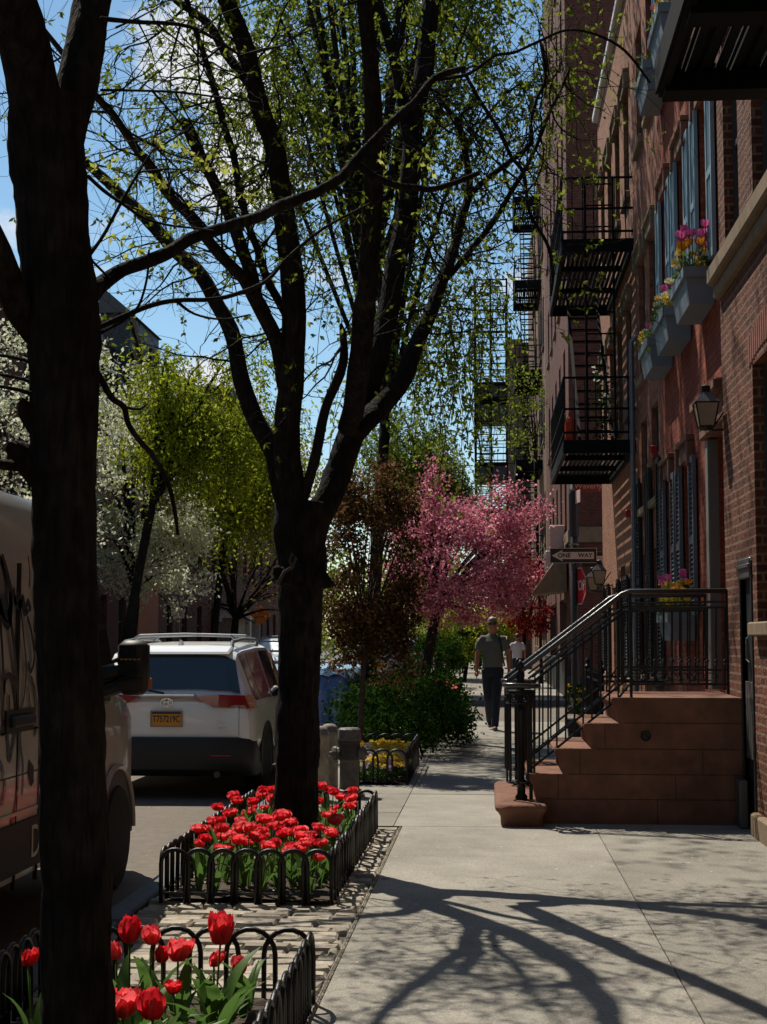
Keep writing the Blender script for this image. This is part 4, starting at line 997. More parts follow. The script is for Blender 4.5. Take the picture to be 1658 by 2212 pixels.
# ---------------------------------------------------------------- stoop railings
def stoop_rail(Yr, label, newel=True):
    t = thing('stoop_railing', label, 'railing', (at(1130, 1700, Yr).x, Yr, .18), 'railings of the brown stoop')
    P = lambda px, py: at(px, py, 12.36) * 1.0
    def W(px, py):
        p = at(px, py, 12.36); return V((p.x, Yr, p.z))
    top = [W(1092,1478), W(1110,1462), W(1345,1283), W(1362,1277), W(1572,1276)]
    q = MB(); q.tube(top, .021, 8); h = q.build('handrail', M['rail'], t, smooth=True)
    # volute of the handrail round the newel
    a = W(1092,1478); e = W(1128,1482)
    q = MB(); q.tube([a, a+V((-.012,-.05,-.004)), a+V((.03,-.11,-.006)), a+V((.09,-.12,-.006)), V((e.x+.10, Yr-.10, e.z)), V((e.x+.14, Yr-.04, e.z))], .02, 8); q.build('volute', M['rail'], t, smooth=True)
    r = MB()
    for o_, w in ((25, .010), (37, .012)):
        r.tube([W(1150, 1438+o_), W(1350, 1288+o_-4), W(1366,1282+o_-4), W(1572, 1276+o_-2)], w, 6)
    r.tube([W(1140,1640), W(1343,1478), W(1362,1447), W(1572,1447)], .011, 6)
    r.tube([W(1140,1668), W(1338,1508), W(1362,1478), W(1572,1478)], .011, 6)
    r.build('rail', M['iron'], t)
    # pickets
    for x in range(1166, 1342, 19):
        u = (x-1150)/(1345-1150); yt = 1475-u*162; yb = 1665-(x-1140)*.79
        b = MB(); b.tube([W(x, yt), W(x, yb)], .0075, 6); b.build('picket', M['iron'], t)
    for x in range(1378, 1572, 19):
        b = MB(); b.tube([W(x, 1311), W(x, 1478)], .0075, 6)
        b.ball(W(x, 1428), .016, n=4); b.ball(W(x, 1436), .011, n=3); b.build('picket', M['iron'], t)
    for x, y0, y1 in ((1571, 1274, 1500), (1362, 1277, 1560), (1343, 1290, 1478)):
        b = MB(); b.box(W(x,y0).x-.011, Yr-.011, W(x,y1).z, W(x,y0).x+.011, Yr+.011, W(x,y0).z); b.build('post', M['iron'], t)
    for i in range(7):
        x = W(1378+27*i, 1462); b = MB(); b.tube([x+V((-.05,0,0)), x+V((-.03,0,.03)), x+V((.03,0,.03)), x+V((.05,0,0)), x+V((.03,0,-.03)), x+V((-.03,0,-.03)), x+V((-.05,0,0))], .005, 4); b.build('scroll', M['iron'], t)
    # basket newel: turned post in a ring of rods
    c = W(1126, 1600); zb = .18; zt = W(1126,1425).z
    b = MB(); s = zt-zb
    b.lathe([(.001,0),(.05,0),(.05,.03),(.034,.05),(.034,.13),(.045,.15),(.028,.17),(.028,.62*s),(.04,.64*s),(.026,.66*s),(.026,.78*s),(.044,.80*s),(.044,.83*s),(.028,.85*s),(.036,.88*s),(.036,.90*s),(.016,.93*s),(.026,.955*s),(.026,.97*s),(.012,.99*s),(.001,s)], (c.x, Yr, zb), 14)
    b.build('newel', M['iron'], t, smooth=True)
    zr0, zr1 = W(1126,1690).z, W(1126,1492).z
    for k in range(9):
        th = 2*PI*k/9+.3; b = MB(); x, y = c.x+.115*math.cos(th), Yr+.115*math.sin(th)
        b.tube([(x,y,zr0), (x,y,zr1)], .009, 6); b.build('basket_rod', M['iron'], t)
    for z in (zr0, zr1-.10, zr1-.02, zr1):
        b = MB(); b.tube([(c.x+.115*math.cos(2*PI*k/20), Yr+.115*math.sin(2*PI*k/20), z) for k in range(21)], .009, 5); b.build('basket_ring', M['iron'], t)
    b = MB()
    for k in range(9):
        th = 2*PI*k/9; x, y = c.x+.115*math.cos(th), Yr+.115*math.sin(th)
        b.tube([(x+.02*math.cos(a)*-math.sin(th), y+.02*math.cos(a)*math.cos(th), zr1-.055+.025*math.sin(a)) for a in [i*PI/4 for i in range(9)]], .0055, 4)
        b.tube([(c.x,Yr,zr0), (x,y,zr0)], .007, 4)
    b.build('basket_scrollwork', M['iron'], t)
    b = MB(); b.box(c.x+.065, Yr-.016, .18, c.x+.095, Yr+.016, zr1); b.build('post', M['iron'], t)
    return t
stoop_rail(12.40, 'black iron railing with basket newel on the near side of the brown stoop')
stoop_rail(13.62, 'black iron railing on the far side of the brown stoop, by the house')

# ================================================================== window boxes and their flowers
random.seed(61)
def window_box(label, X1, ya, yb, zt, h, dep, n=1, mat='boxblue'):
    t = thing('window_box', label, 'window box', ((X1-dep/2), (ya+yb)/2, zt-h), 'blue-grey window boxes')
    q = MB(); i = .035
    def ring(x0, x1, y0, y1, z): return [(x0,y0,z),(x1,y0,z),(x1,y1,z),(x0,y1,z)]
    q.loft([ring(X1-dep+.05, X1-.01, ya+.03, yb-.03, zt-h), ring(X1-dep+.015, X1-.01, ya+.01, yb-.01, zt-.10)], cap=True)
    q.build('trough', M[mat], t)
    q = MB()
    for (x0,x1,y0,y1) in ((X1-dep-.012,X1-dep+.03,ya-.014,yb+.014),(X1-.04,X1-.005,ya-.014,yb+.014),(X1-dep+.03,X1-.04,ya-.014,ya+.03),(X1-dep+.03,X1-.04,yb-.03,yb+.014)):
        q.box(x0,y0,zt-.102,x1,y1,zt)
    q.build('rim', M[mat], t)
    q = MB(); q.box(X1-dep+.03, ya+.03, zt-.08, X1-.04, yb-.03, zt-.03); q.build('soil', M['soil'], t)
    return t
def blossom(mb, c, r, n=5, up=V((0,0,.3))):
    for k in range(n):
        a = 2*PI*k/n+rnd(-.3,.3); d = (V((math.cos(a), math.sin(a)*.6, math.sin(a)*.8))+up*rnd(0,1)).normalized()
        mb.leaf(V(c), d, rdir(), r*rnd(.8,1.2), r*rnd(.7,1.0))
def cup(mb, c, r, h, n=6, tilt=V((0,0,0))):
    """tulip-like cup of n petals"""
    c = V(c)
    for k in range(n):
        a = 2*PI*k/n + rnd(-.2,.2); ca, sa = math.cos(a), math.sin(a); w = r*.75
        rows = []
        for u, rr, ww in ((0, .15, .35), (.35, .85, 1.0), (.7, 1.0, .95), (1.0, rnd(.75, 1.15), .25)):
            p = c + V((ca*r*rr, sa*r*rr, h*u)) + tilt*u; s = V((-sa, ca, 0))*w*ww; inn = V((-ca, -sa, 0))*r*.22*ww
            rows.append((p-s+inn, p, p+s+inn))
        n0 = len(mb.v)
        for rw in rows: mb.v += [tuple(x) for x in rw]
        for i in range(3):
            for j in range(2):
                mb.f.append((n0+i*3+j, n0+i*3+j+1, n0+i*3+j+4, n0+i*3+j+3)); mb.m.append(0)
def box_flowers(label, X1, ya, yb, zt, dep, specs, ns=1.0):
    t = thing('box_flowers', label, 'flowers', (X1-dep/2, (ya+yb)/2, zt-.03), 'spring flowers in the window boxes')
    q = MB()
    for i in range(int(330*ns)):
        p = V((rnd(X1-dep-.02, X1-.02), rnd(ya-.02, yb+.02), zt+rnd(-.04, .12)))
        q.leaf(p, (rdir()+V((0,0,.5))).normalized(), rdir(), rnd(.04,.10), rnd(.012,.03))
    for i in range(int(26*ns)):
        p = V((rnd(X1-dep+.04, X1-.05), rnd(ya+.05, yb-.05), zt-.02)); d = (rdir()*.3+V((0,0,1))).normalized(); q.leaf(p, d, rdir(), rnd(.14,.26), .022)
    q.build('foliage', M['lf_blade'], t, fix=False)
    for m, n, kind, zlo, zhi, f0, f1 in specs:
        for i in range(n):
            y = ya+(yb-ya)*rnd(f0, f1); x = rnd(X1-dep-.03, X1-.03); z = zt+rnd(zlo, zhi); b = MB()
            if kind == 'cup':
                cup(b, (x,y,z), .040, .075, 6); b.build('tulip_bloom', M[m], t, fix=False)
                s = MB(); s.tube([(x,y,zt-.03), (x,y,z+.01)], .004, 4); s.build('stem', M['stem'], t)
            else:
                for k in range(3): blossom(b, (x+rnd(-.02,.02), y+rnd(-.02,.02), z+rnd(-.015,.015)), .038, 5)
                b.build('blossom', M[m], t, fix=False)
    return t
BX = [((14.25, 15.28), 'nearest'), ((15.95, 16.98), 'middle'), ((17.56, 18.55), 'farthest')]
mixN = [('yellow', 30, 'b', .04, .24, 0, .7), ('pale', 24, 'b', -.02, .20, 0, 1), ('pinkp', 13, 'cup', .28, .42, .0, .4), ('orange', 4, 'cup', .18, .26, .0, .25)]
mixM = [('pale', 24, 'b', .0, .24, 0, .9), ('yellow', 13, 'b', .03, .18, 0, .7), ('pinkp', 4, 'cup', .26, .36, .4, 1)]
mixF = [('yellow', 18, 'b', .02, .2, 0, .8), ('pale', 9, 'b', -.02, .12, 0, 1), ('pinkp', 5, 'cup', .14, .24, 0, .8), ('mauve', 3, 'cup', .14, .2, .3, 1)]
for (yy, nm), mx_ in zip(BX, (mixN, mixM, mixF)):
    window_box('%s of the three blue-grey second floor window boxes, flowers above it' % nm, XB, yy[0], yy[1], 5.09, .36, .30)
    box_flowers({'nearest':'pink tulips over yellow pansies in the nearest second floor window box','middle':'pale yellow flowers in the middle second floor window box','farthest':'yellow flowers with a little mauve in the farthest second floor window box'}[nm], XB, yy[0], yy[1], 5.09, .30, mx_)
for (yy, nm), mx_ in zip(BX[1:], (mixM, [('pinkp', 3, 'cup', .02, .12, 0, .6), ('mauve', 4, 'b', -.02, .05, 0, .8), ('pale', 3, 'b', 0, .05, 0, 1)])):
    window_box('%s blue-grey third floor window box, high beside the overhead fire escape' % ('nearer' if nm == 'middle' else 'farther'), XB, yy[0], yy[1], 8.48, .36, .30)
    box_flowers('pale yellow flowers in the %s' % 'nearer third floor window box' if nm == 'middle' else 'a few pink flowers in the farther third floor window box', XB, yy[0], yy[1], 8.48, .30, mx_, .6)
p0 = at(1507, 1330, 15.9)
window_box('ground floor window box seen through the stoop railing', XB, 15.95, 16.98, 1.78, .30, .30)
box_flowers('bright yellow pansies and pink tulips in the window box behind the stoop railing', XB, 15.95, 16.98, 1.78, .30, [('yellow', 34, 'b', .06, .34, 0, .7), ('orange', 6, 'b', .2, .36, 0, .25), ('pinkp', 6, 'cup', .30, .42, 0, 1), ('pale', 6, 'b', -.1, .1, .2, 1)])

# ================================================================== lamps and small wall things
def wall_lamp(label, p, s, X, group='wall lanterns'):
    t = thing('wall_lantern', label, 'lamp', p, group); p = V(p)
    g = MB(); w0, w1, h = .075*s, .12*s, .26*s
    g.loft([[(p.x-w0,p.y-w0,p.z),(p.x+w0,p.y-w0,p.z),(p.x+w0,p.y+w0,p.z),(p.x-w0,p.y+w0,p.z)], [(p.x-w1,p.y-w1,p.z+h),(p.x+w1,p.y-w1,p.z+h),(p.x+w1,p.y+w1,p.z+h),(p.x-w1,p.y+w1,p.z+h)]])
    g.build('glass', M['lampglass'], t)
    f = MB(); e = .008*s
    for a, b in ((-1,-1),(1,-1),(1,1),(-1,1)):
        f.tube([(p.x+a*w0, p.y+b*w0, p.z-.01), (p.x+a*(w1+.003), p.y+b*(w1+.003), p.z+h)], e, 4)
        f.tube([(p.x+a*(w1+.003), p.y+b*(w1+.003), p.z+h), (p.x+a*.035*s, p.y+b*.035*s, p.z+h+.12*s)], e, 4)
    for ww, z in ((w0, 0), (w1, h)):
        for (a,b,c,d) in ((-1,-1,1,-1),(1,-1,1,1),(1,1,-1,1),(-1,1,-1,-1)): f.tube([(p.x+a*ww,p.y+b*ww,p.z+z),(p.x+c*ww,p.y+d*ww,p.z+z)], e*1.3, 4)
    f.build('frame', M['iron'], t)
    c = MB(); c.loft([[(p.x+a*(w1+.01),p.y+b*(w1+.01),p.z+h+.004) for a,b in ((-1,-1),(1,-1),(1,1),(-1,1))], [(p.x+a*.04*s,p.y+b*.04*s,p.z+h+.12*s) for a,b in ((-1,-1),(1,-1),(1,1),(-1,1))]])
    c.build('lantern_roof', M['panel'], t)
    c = MB(); c.lathe([(.001,0),(.045*s,0),(.05*s,.03*s),(.05*s,.07*s),(.03*s,.08*s),(.001,.09*s)], (p.x,p.y,p.z+h+.12*s), 10); c.build('chimney_cap', M['iron'], t)
    c = MB(); c.lathe([(.001,-.03*s),(.06*s,-.02*s),(w0*1.1,0),(.001,.005)], (p.x,p.y,p.z-.012), 8); c.tube([(p.x,p.y,p.z-.02), (p.x+.1*s,p.y,p.z-.03), (X,p.y,p.z-.02)], .012*s, 6); c.tube([(p.x+.05,p.y,p.z-.02),(X-.01,p.y,p.z+.24*s)], .010*s, 6); c.build('bracket', M['iron'], t)
    return t
pl = at(1526, 922, 13.0); wall_lamp('large glazed black lantern on a bracket beside the row house door', pl, .80, XB-.09)
pl = at(1345, 1262, 26.9); wall_lamp('nearer of two pale lanterns low on the sandy corner house', (1.98, pl.y, pl.z), .95, XB)
pl = at(1318, 1275, 28.6); wall_lamp('farther of two pale lanterns low on the sandy corner house', (1.98, pl.y, pl.z), .95, XB)
for px, py, lab in ((1412, 973, 'red alarm box on the pink brick wall, higher of the two'), (1357, 1110, 'small red alarm box on the sandy wall, lower of the two')):
    d = ray(px, py); p = CAM + d*((XB-.05-CAM.x)/d.x); q = MB(); q.rbox(XB-.09, p.y-.08, p.z-.06, XB-.005, p.y+.08, p.z+.06, .012); tag(q.build('alarm_box', M['signred']), lab, 'alarm', 'red alarm boxes')

# ================================================================== hoop fences round the beds
def hoop_proto(w, h, r=.0125):
    q = MB(); pts = [(-w/2, 0, 0), (-w/2, 0, h-w/2)]
    for k in range(1, 9): a = PI-PI*k/9; pts.append((w/2*math.cos(a), 0, h-w/2+w/2*math.sin(a)))
    pts += [(w/2, 0, h-w/2), (w/2, 0, 0)]
    q.tube(pts, r, 8); me = q.build('hoop_proto', M['iron'], None, smooth=True)
    data = me.data; bpy.data.objects.remove(me); return data
def hoop_fence(label, x0, x1, y0, y1, w, step, h, sides='fblr', r=.0125):
    t = thing('hoop_fence', label, 'fence', ((x0+x1)/2, (y0+y1)/2, 0), 'black hoop fences round the flower beds'); t0 = LOC[t]
    me = hoop_proto(w, h, r)
    # mesh was recentred on its base, so z = 0 is the ground
    def put(x, y, rot):
        o = bpy.data.objects.new('hoop', me); col.objects.link(o); o.parent = t
        o.location = (x-t0.x, y-t0.y, 0); o.rotation_euler = (rnd(-.02,.02), rnd(-.02,.02), rot)
    def run(xa, ya, xb, yb, rot):
        L = math.hypot(xb-xa, yb-ya); n = max(1, round((L-w)/step)); off = w/2/L
        for i in range(n+1):
            u = off+(1-2*off)*i/n; put(xa+(xb-xa)*u, ya+(yb-ya)*u, rot)
        q = MB(); z = .055; q.tube([(xa,ya,z),(xb,yb,z)], r*.6, 6); q.build('rail', M['iron'], t)
    if 'f' in sides: run(x0, y0, x1, y0, 0)
    if 'b' in sides: run(x0, y1, x1, y1, 0)
    if 'l' in sides: run(x0, y0, x0, y1, PI/2)
    if 'r' in sides: run(x1, y0, x1, y1, PI/2)
    return t
b2x0, b2x1, b2y0, b2y1 = -1.88, -.90, 8.5, 11.85
b1x0, b1x1, b1y0, b1y1 = -1.88, -.735, 3.6, 6.22
hoop_fence('black iron hoop fence round the long red tulip bed in the middle', b2x0, b2x1, b2y0, b2y1, .16, .142, .30)
hoop_fence('black iron hoop fence round the front tulip bed, lower left corner', b1x0, b1x1, b1y0, b1y1, .205, .145, .30, 'blr', .011)
b3x0, b3x1, b3y0, b3y1 = -1.5, -.86, 15.4, 17.9
hoop_fence('low dark hoop fence round the yellow and white pansy bed', b3x0, b3x1, b3y0, b3y1, .20, .16, .36)
for nm, x0, x1, y0, y1 in (('front', b1x0, b1x1, b1y0, b1y1), ('middle', b2x0, b2x1, b2y0, b2y1), ('pansy', b3x0, b3x1, b3y0, b3y1)):
    mb = MB(); nx, ny = 12, 30; g = [[(x0+.02+(x1-x0-.04)*i/nx, y0+.02+(y1-y0-.04)*j/ny, .012+.02*noise.noise(V((i*.7, j*.7, x0*3)))+.02*math.sin(PI*i/nx)) for i in range(nx+1)] for j in range(ny+1)]
    for j in range(ny):
        for i in range(nx): mb.quad(g[j][i], g[j][i+1], g[j+1][i+1], g[j+1][i])
    st(mb.build('flower_bed_soil', M['soil']))
# fallen petals and pale chips on the soil
q = MB()
for i in range(240):
    x, y = (rnd(b2x0+.05, b2x1-.05), rnd(b2y0+.03, b2y1)) if i % 2 else (rnd(b1x0, b1x1), rnd(4.8, b1y1))
    q.leaf(V((x,y,.045+rnd(0,.02))), (rdir()*V((1,1,.2))).normalized(), V((0,0,1))+rdir()*.4, rnd(.012,.035), rnd(.01,.022))
tag(q.build('fallen_petals', M['whitep'], fix=False), kind='stuff')

# ================================================================== tulips
random.seed(71)
def tulip_proto(name, label, group, H, r, h, npet, openess, mat, nleaf=3, lean=.03, dbl=False):
    t = thing(name, label, 'tulip', (0,0,-5), group); LOC[t] = V((0,0,0))
    top = V((rnd(-lean,lean), rnd(-lean,lean), H-h)); til = V((rnd(-.02,.02), rnd(-.02,.02), 0))
    f = MB()
    for lay in range(2 if not dbl else 3):
        k = npet if lay == 0 else max(3, npet-1)
        for i in range(k):
            a = 2*PI*(i+.5*lay)/k+rnd(-.15,.15); ca, sa = math.cos(a), math.sin(a); rr0 = r*(1-.24*lay); hh = h*(1-.04*lay)*rnd(.9,1.08); op = openess*rnd(.7,1.25)*(1-.35*lay)
            n0 = len(f.v); rows = 8; cols = 7
            for u in range(rows):
                s = u/(rows-1); rad = rr0*(.16+.84*math.sin(min(1, s*1.35)*PI/2)*(1-.12*s)) + (op*1.5-.28)*rr0*max(0, s-.5)*1.4
                wd = rr0*1.0*math.sin(PI*(.17+.66*s**.9))**.8*(1 if s < .9 else .72)
                for c in range(cols):
                    v = (c/(cols-1)-.5)*2
                    x = rad*(1-.20*v*v*(1-s*.5)); y = v*wd; z = hh*s*(1-.10*v*v*s) - op*h*.25*max(0, s-.7) + (rnd(-.06,.06)*h if s == 1 else 0)
                    p = top + til*s + V((ca*x-sa*y, sa*x+ca*y, z)) + rdir()*r*.03*(s > .95)
                    f.v.append(tuple(p))
            for u in range(rows-1):
                for c in range(cols-1): b = n0+u*cols+c; f.f.append((b, b+1, b+cols+1, b+cols)); f.m.append(0)
    f.build('flower', M[mat], t, smooth=True, fix=False)
    s = MB(); s.tube([(0,0,0), top*.5+V((rnd(-.01,.01), rnd(-.01,.01), 0)), top+V((0,0,.006))], .0042, 6); s.build('stem', M['stem'], t, smooth=True)
    for i in range(nleaf):
        a = 2*PI*i/nleaf+rnd(-.6,.6); L = H*rnd(.62, .95); W = rnd(.02, .034); d = V((math.cos(a), math.sin(a), 0)); sd = V((-d.y, d.x, 0)); g = MB(); rows = 7; n0 = 0; arch = rnd(.25, .65)
        for u in range(rows):
            k = u/(rows-1); p = d*(.008+L*arch*k*k) + V((0,0,L*(k-.35*arch*k*k*k))); ww = W*math.sin(PI*(.12+.86*k))**.8; tw = rnd(-.15,.15)
            up = V((0,0,.35))*ww
            for v in (-1, 0, 1): g.v.append(tuple(p+sd*v*ww*.9+(up if v else V((0,0,0)))*.8+d*tw*.01*v))
        for u in range(rows-1):
            for v in range(2): b = u*3+v; g.f.append((b,b+1,b+4,b+3)); g.m.append(0)
        g.build('leaf', M['lf_blade'], t, smooth=True, fix=False)
    return t
def put_tree(o, loc, rz, s):
    copy_tree(o, None, loc, rz, s)
protM = [tulip_proto('tulip', 'red tulip in the long middle bed behind the hoop fence', 'red tulips in the middle bed', rnd(.32,.42), rnd(.037,.046), rnd(.050,.062), 6, o, m) for o, m in ((.1,'petal'),(.35,'petal'),(.6,'petal'),(.45,'petal'),(.25,'petal'),(.2,'petal2'))]
used = set()
def place(protos, loc, rz, s, k=None):
    i = random.randrange(len(protos)) if k is None else k; o = protos[i]
    if (id(o)) not in used:
        used.add(id(o)); o.location = loc; o.rotation_euler = (rnd(-.13,.13),rnd(-.13,.13),rz); o.scale = (s,s,s); return
    copy_tree(o, None, loc, rz, s).rotation_euler = (rnd(-.13,.13),rnd(-.13,.13),rz)
tp = []; cx2 = at(640, 1850, 10.2).x
tries = 0
while len(tp) < 114 and tries < 9000:
    tries += 1; x = rnd(b2x0+.08, b2x1-.08); y = rnd(b2y0+.10, b2y1-.15)
    if math.hypot(x-cx2, y-10.2) < .26: continue
    if y > 9.6 and x < -1.0 and x > -1.25 and random.random() < .5: continue
    if any(math.hypot(x-a, y-b) < .078 for a, b in tp): continue
    tp.append((x, y))
for x, y in tp: place(protM, (x, y, .03), rnd(0, 6.28), rnd(.64, .98))
# the front bed: each head put at its own spot
for px, py, Y, wpx, hk, op, m, dbl in ((272,2168,4.95,70,1.0,.35,'petal',True),(328,2172,4.85,66,1.1,.05,'petal2',False),(278,2008,5.55,52,1.2,.05,'petal2',False),(328,2018,5.7,42,1.1,.3,'petal',False),(256,2052,5.45,34,1.3,.05,'petal',False),(392,2052,5.5,58,1.0,.45,'petal',True),(352,2058,5.7,36,1.2,.1,'petal2',False),(475,2005,5.6,58,1.35,.4,'petal2',True),(455,2070,5.75,34,1.2,.35,'petal',False),(527,2085,5.85,36,1.15,.15,'petal',False),(383,2130,5.35,36,1.0,.8,'petal2',False),(74,2068,5.3,38,1.1,.2,'petal2',False),(90,2160,5.0,34,1.1,.1,'petal2',False)):
    p = at(px, py, Y); r = wpx*.92/2*Y/F; hh = 2*r*.92*hk; Hh = p.z+hh*.5
    o = tulip_proto('tulip', 'red tulip in the front bed at the lower left', 'red tulips in the front bed', Hh-.03, r*.86, hh, 6, op, m, 2 if px < 150 else 3, .02, dbl); o.location = (p.x, Y, .03); o.rotation_euler = (0,0,rnd(0,6.28))
# leaf tufts without flowers between them
def tuft_proto():
    t = thing('tulip_leaves', 'tuft of green tulip leaves without a flower in the front bed', 'plant', (0,0,-5), 'tulip leaf tufts in the front bed'); LOC[t] = V((0,0,0))
    for i in range(5):
        a = 2*PI*i/5+rnd(-.6,.6); L = rnd(.2,.3); W = rnd(.02,.032); d = V((math.cos(a), math.sin(a), 0)); sd = V((-d.y, d.x, 0)); g = MB(); arch = rnd(.2,.7)
        for u in range(7):
            k = u/6; p = d*(.008+L*arch*k*k)+V((0,0,L*(k-.35*arch*k**3))); ww = W*math.sin(PI*(.12+.86*k))**.8
            for v in (-1,0,1): g.v.append(tuple(p+sd*v*ww*.9+V((0,0,.3*ww if v else 0))))
        for u in range(6):
            for v in range(2): b = u*3+v; g.f.append((b,b+1,b+4,b+3)); g.m.append(0)
        g.build('leaf', M['lf_blade'], t, smooth=True, fix=False)
    return t
tuf = [tuft_proto() for i in range(3)]
for i in range(15): place(tuf, (rnd(-1.34,-.86), rnd(4.9,6.05), .03), rnd(0,6.28), rnd(.75,1.1))

# ---------------------------------------------------------------- pansies
random.seed(81)
def pansy_proto(mat, nm):
    t = thing('pansy', '%s pansy in the small hooped bed beside the hydrant' % nm, 'pansy', (0,0,-5), '%s pansies by the hydrant' % nm); LOC[t] = V((0,0,0))
    q = MB()
    for i in range(26): q.leaf(V((rnd(-.05,.05), rnd(-.05,.05), rnd(0,.10))), (rdir()+V((0,0,.4))).normalized(), rdir(), rnd(.03,.06), rnd(.015,.03))
    q.build('foliage', M['lf_blade'], t, fix=False)
    for i in range(4):
        b = MB(); blossom(b, (rnd(-.06,.06), rnd(-.06,.03), rnd(.12,.22)), .042, 6); b.build('blossom', M[mat], t, fix=False)
    return t
pan = [pansy_proto('yellow', 'yellow'), pansy_proto('whitep', 'white'), pansy_proto('mauve', 'pale violet')]
for i in range(96):
    y = rnd(b3y0+.06, b3y0+1.7); place(pan, (rnd(b3x0+.06, b3x1-.06), y, .02+ .05*(y-b3y0)), rnd(-.5,.5), rnd(.9,1.3), 0 if random.random() < .5 or y > b3y0+.9 else random.choice((1,1,2)))

# ================================================================== bollards, hydrant
for px, Y, top, lab in ((691, 13.95, 1568, 'nearer flaking pale bollard with a red spot behind the tulip bed'), (712, 14.75, 1563, 'farther flaking pale bollard, half hidden by its neighbour')):
    p = at(px, 1600, Y); zt = at(px, top, Y).z; t = thing('bollard', lab, 'bollard', (p.x, Y, 0), 'bollards by the hydrant')
    q = MB(); q.lathe([(.001,-.02),(.088,-.02),(.088,zt-.10),(.094,zt-.095),(.094,zt-.075),(.086,zt-.07),(.082,zt-.04),(.06,zt-.012),(.03,zt-.002),(.001,zt)], (p.x, Y, 0), 18); q.build('post', M['bollard'], t, smooth=True)
    if Y < 14:
        q = MB(); q.lathe([(.0895,-.015),(.0905,-.012),(.0905,.012),(.0895,.015)], (p.x, Y, at(690, 1648, Y).z), 18); del q
        q = MB(); c = at(688, 1650, Y); q.poly([(c.x+.022*math.cos(a*PI/5)*(1+.3*math.sin(a*3)), Y-.0905, c.z+.016*math.sin(a*PI/5)) for a in range(10)]); q.build('paint_spot', M['signred'], t)
p = at(755, 1700, 14.35); hx, hy = p.x, 14.35
hy_t = thing('fire_hydrant', 'old black and silver fire hydrant by the pansy bed', 'hydrant', (hx, hy, 0))
q = MB(); q.lathe([(.001,-.02),(.15,-.02),(.15,.02),(.125,.03),(.125,.055),(.10,.065),(.095,.10),(.092,.33),(.10,.335),(.10,.35)], (hx,hy,0), 18); q.build('barrel', M['hydsilver'], hy_t, smooth=False)
q = MB(); q.lathe([(.10,.34),(.104,.36),(.104,.50),(.108,.505),(.108,.525),(.10,.53)], (hx,hy,0), 18); q.build('upper_barrel', M['hydrant'], hy_t)
q = MB(); q.lathe([(.115,.525),(.118,.54),(.112,.60),(.108,.63),(.09,.645),(.001,.65)], (hx,hy,0), 10); q.build('bonnet', M['hydsilver'], hy_t)
for sx_ in (-1, 1):
    q = MB(); Mx = Matrix.Translation((hx+sx_*.09, hy-.01, .40)) @ Matrix.Rotation(R(90)*sx_, 4, 'Y'); q.lathe([(.06,0),(.06,.03),(.07,.032),(.07,.06),(.05,.075),(.02,.078),(.02,.10),(.001,.10)], (0,0,0), 10, 0, Mx); q.build('outlet_cap', M['hydsilver'], hy_t)
q = MB(); q.tube([(hx-.17,hy-.02,.40),(hx-.2,hy-.03,.36),(hx-.17,hy-.05,.30),(hx-.10,hy-.07,.33)], .008, 5); q.build('chain', M['galv'], hy_t)

# ================================================================== street signs on the crossing pole
YP = 30.6; pp = at(1243, 1400, YP)
pole = thing('sign_pole', 'dark sign pole at the street corner carrying the one way and stop signs', 'pole', (pp.x, YP, 0))
zt = at(1243, 1030, YP).z
q = MB(); q.lathe([(.001,-.02),(.16,-.02),(.16,.12),(.12,.16),(.10,.5),(.09,.55),(.085,.6),(.085,1.0),(.075,1.05),(.072,zt),(.001,zt+.03)], (pp.x,YP,0), 14); q.build('pole', M['black'], pole, smooth=True)
q = MB(); q.lathe([(.10,.0),(.10,.9),(.08,.95)], (pp.x,YP,at(1243,1160,YP).z), 12); q.build('sleeve', M['black'], pole)
q = MB()
for py in (1178, 1060): c = at(1243, py, YP); q.lathe([(.10,0),(.10,.03)], (pp.x,YP,c.z), 12)
q.build('clamp', M['galv'], pole)
def board(name, label, cat, cx, cy, cz, w, h, rz, layers, thick=.012):
    t = thing(name, label, cat, (cx,cy,cz)); t.rotation_euler = (0,0,rz); LOC[t] = V((0,0,0))
    return t
def raw(q, name, mat, t, ): 
    o = q.build(name, mat, t); o.matrix_parent_inverse = Matrix(); return o
# one way sign (facing the viewer)
c = at(1239, 1200, YP-.14)
t = board('one_way_sign', 'black and white one way sign with an arrow to the left on the corner pole', 'sign', c.x, c.y, c.z, 0, 0, 0, 0)
q = MB(); q.rbox(-.48,0,-.155,.48,.014,.155,.004); raw(q, 'plate', M['signblack'], t)
q = MB()
for a in ((-.478,-.153,.478,-.145),(-.478,.145,.478,.153),(-.478,-.145,-.468,.145),(.468,-.145,.478,.145)): q.box(a[0],-.003,a[1],a[2],-.0005,a[3])
raw(q, 'border', M['signwhite'], t)
q = MB(); q.poly([(-.44,-.003,0),(-.21,-.003,.12),(-.235,-.003,.072),(.42,-.003,.072),(.42,-.003,-.072),(-.235,-.003,-.072),(-.21,-.003,-.12)]); ar = raw(q, 'arrow', M['signwhite'], t)
for s, x in (('ONE', -.185), ('WAY', .24)):
    o = text_mesh('lettering', s, M['signblack'], face_cam(x, -.005, 0), .125, ar, .001, 1.0, .003)
# second one way sign behind
c = at(1294, 1208, YP+.35)
t = board('one_way_sign', 'second one way sign half hidden behind the first, edge of a white arrow showing', 'sign', c.x, c.y, c.z, 0, 0, 0, 0)
q = MB(); q.rbox(-.34,0,-.155,.30,.014,.155,.004); raw(q, 'plate', M['signblack'], t)
q = MB(); q.poly([(-.32,-.003,.072),(.10,-.003,.072),(.10,-.003,.12),(.26,-.003,0),(.10,-.003,-.12),(.10,-.003,-.072),(-.32,-.003,-.072)]); raw(q, 'arrow', M['signwhite'], t)
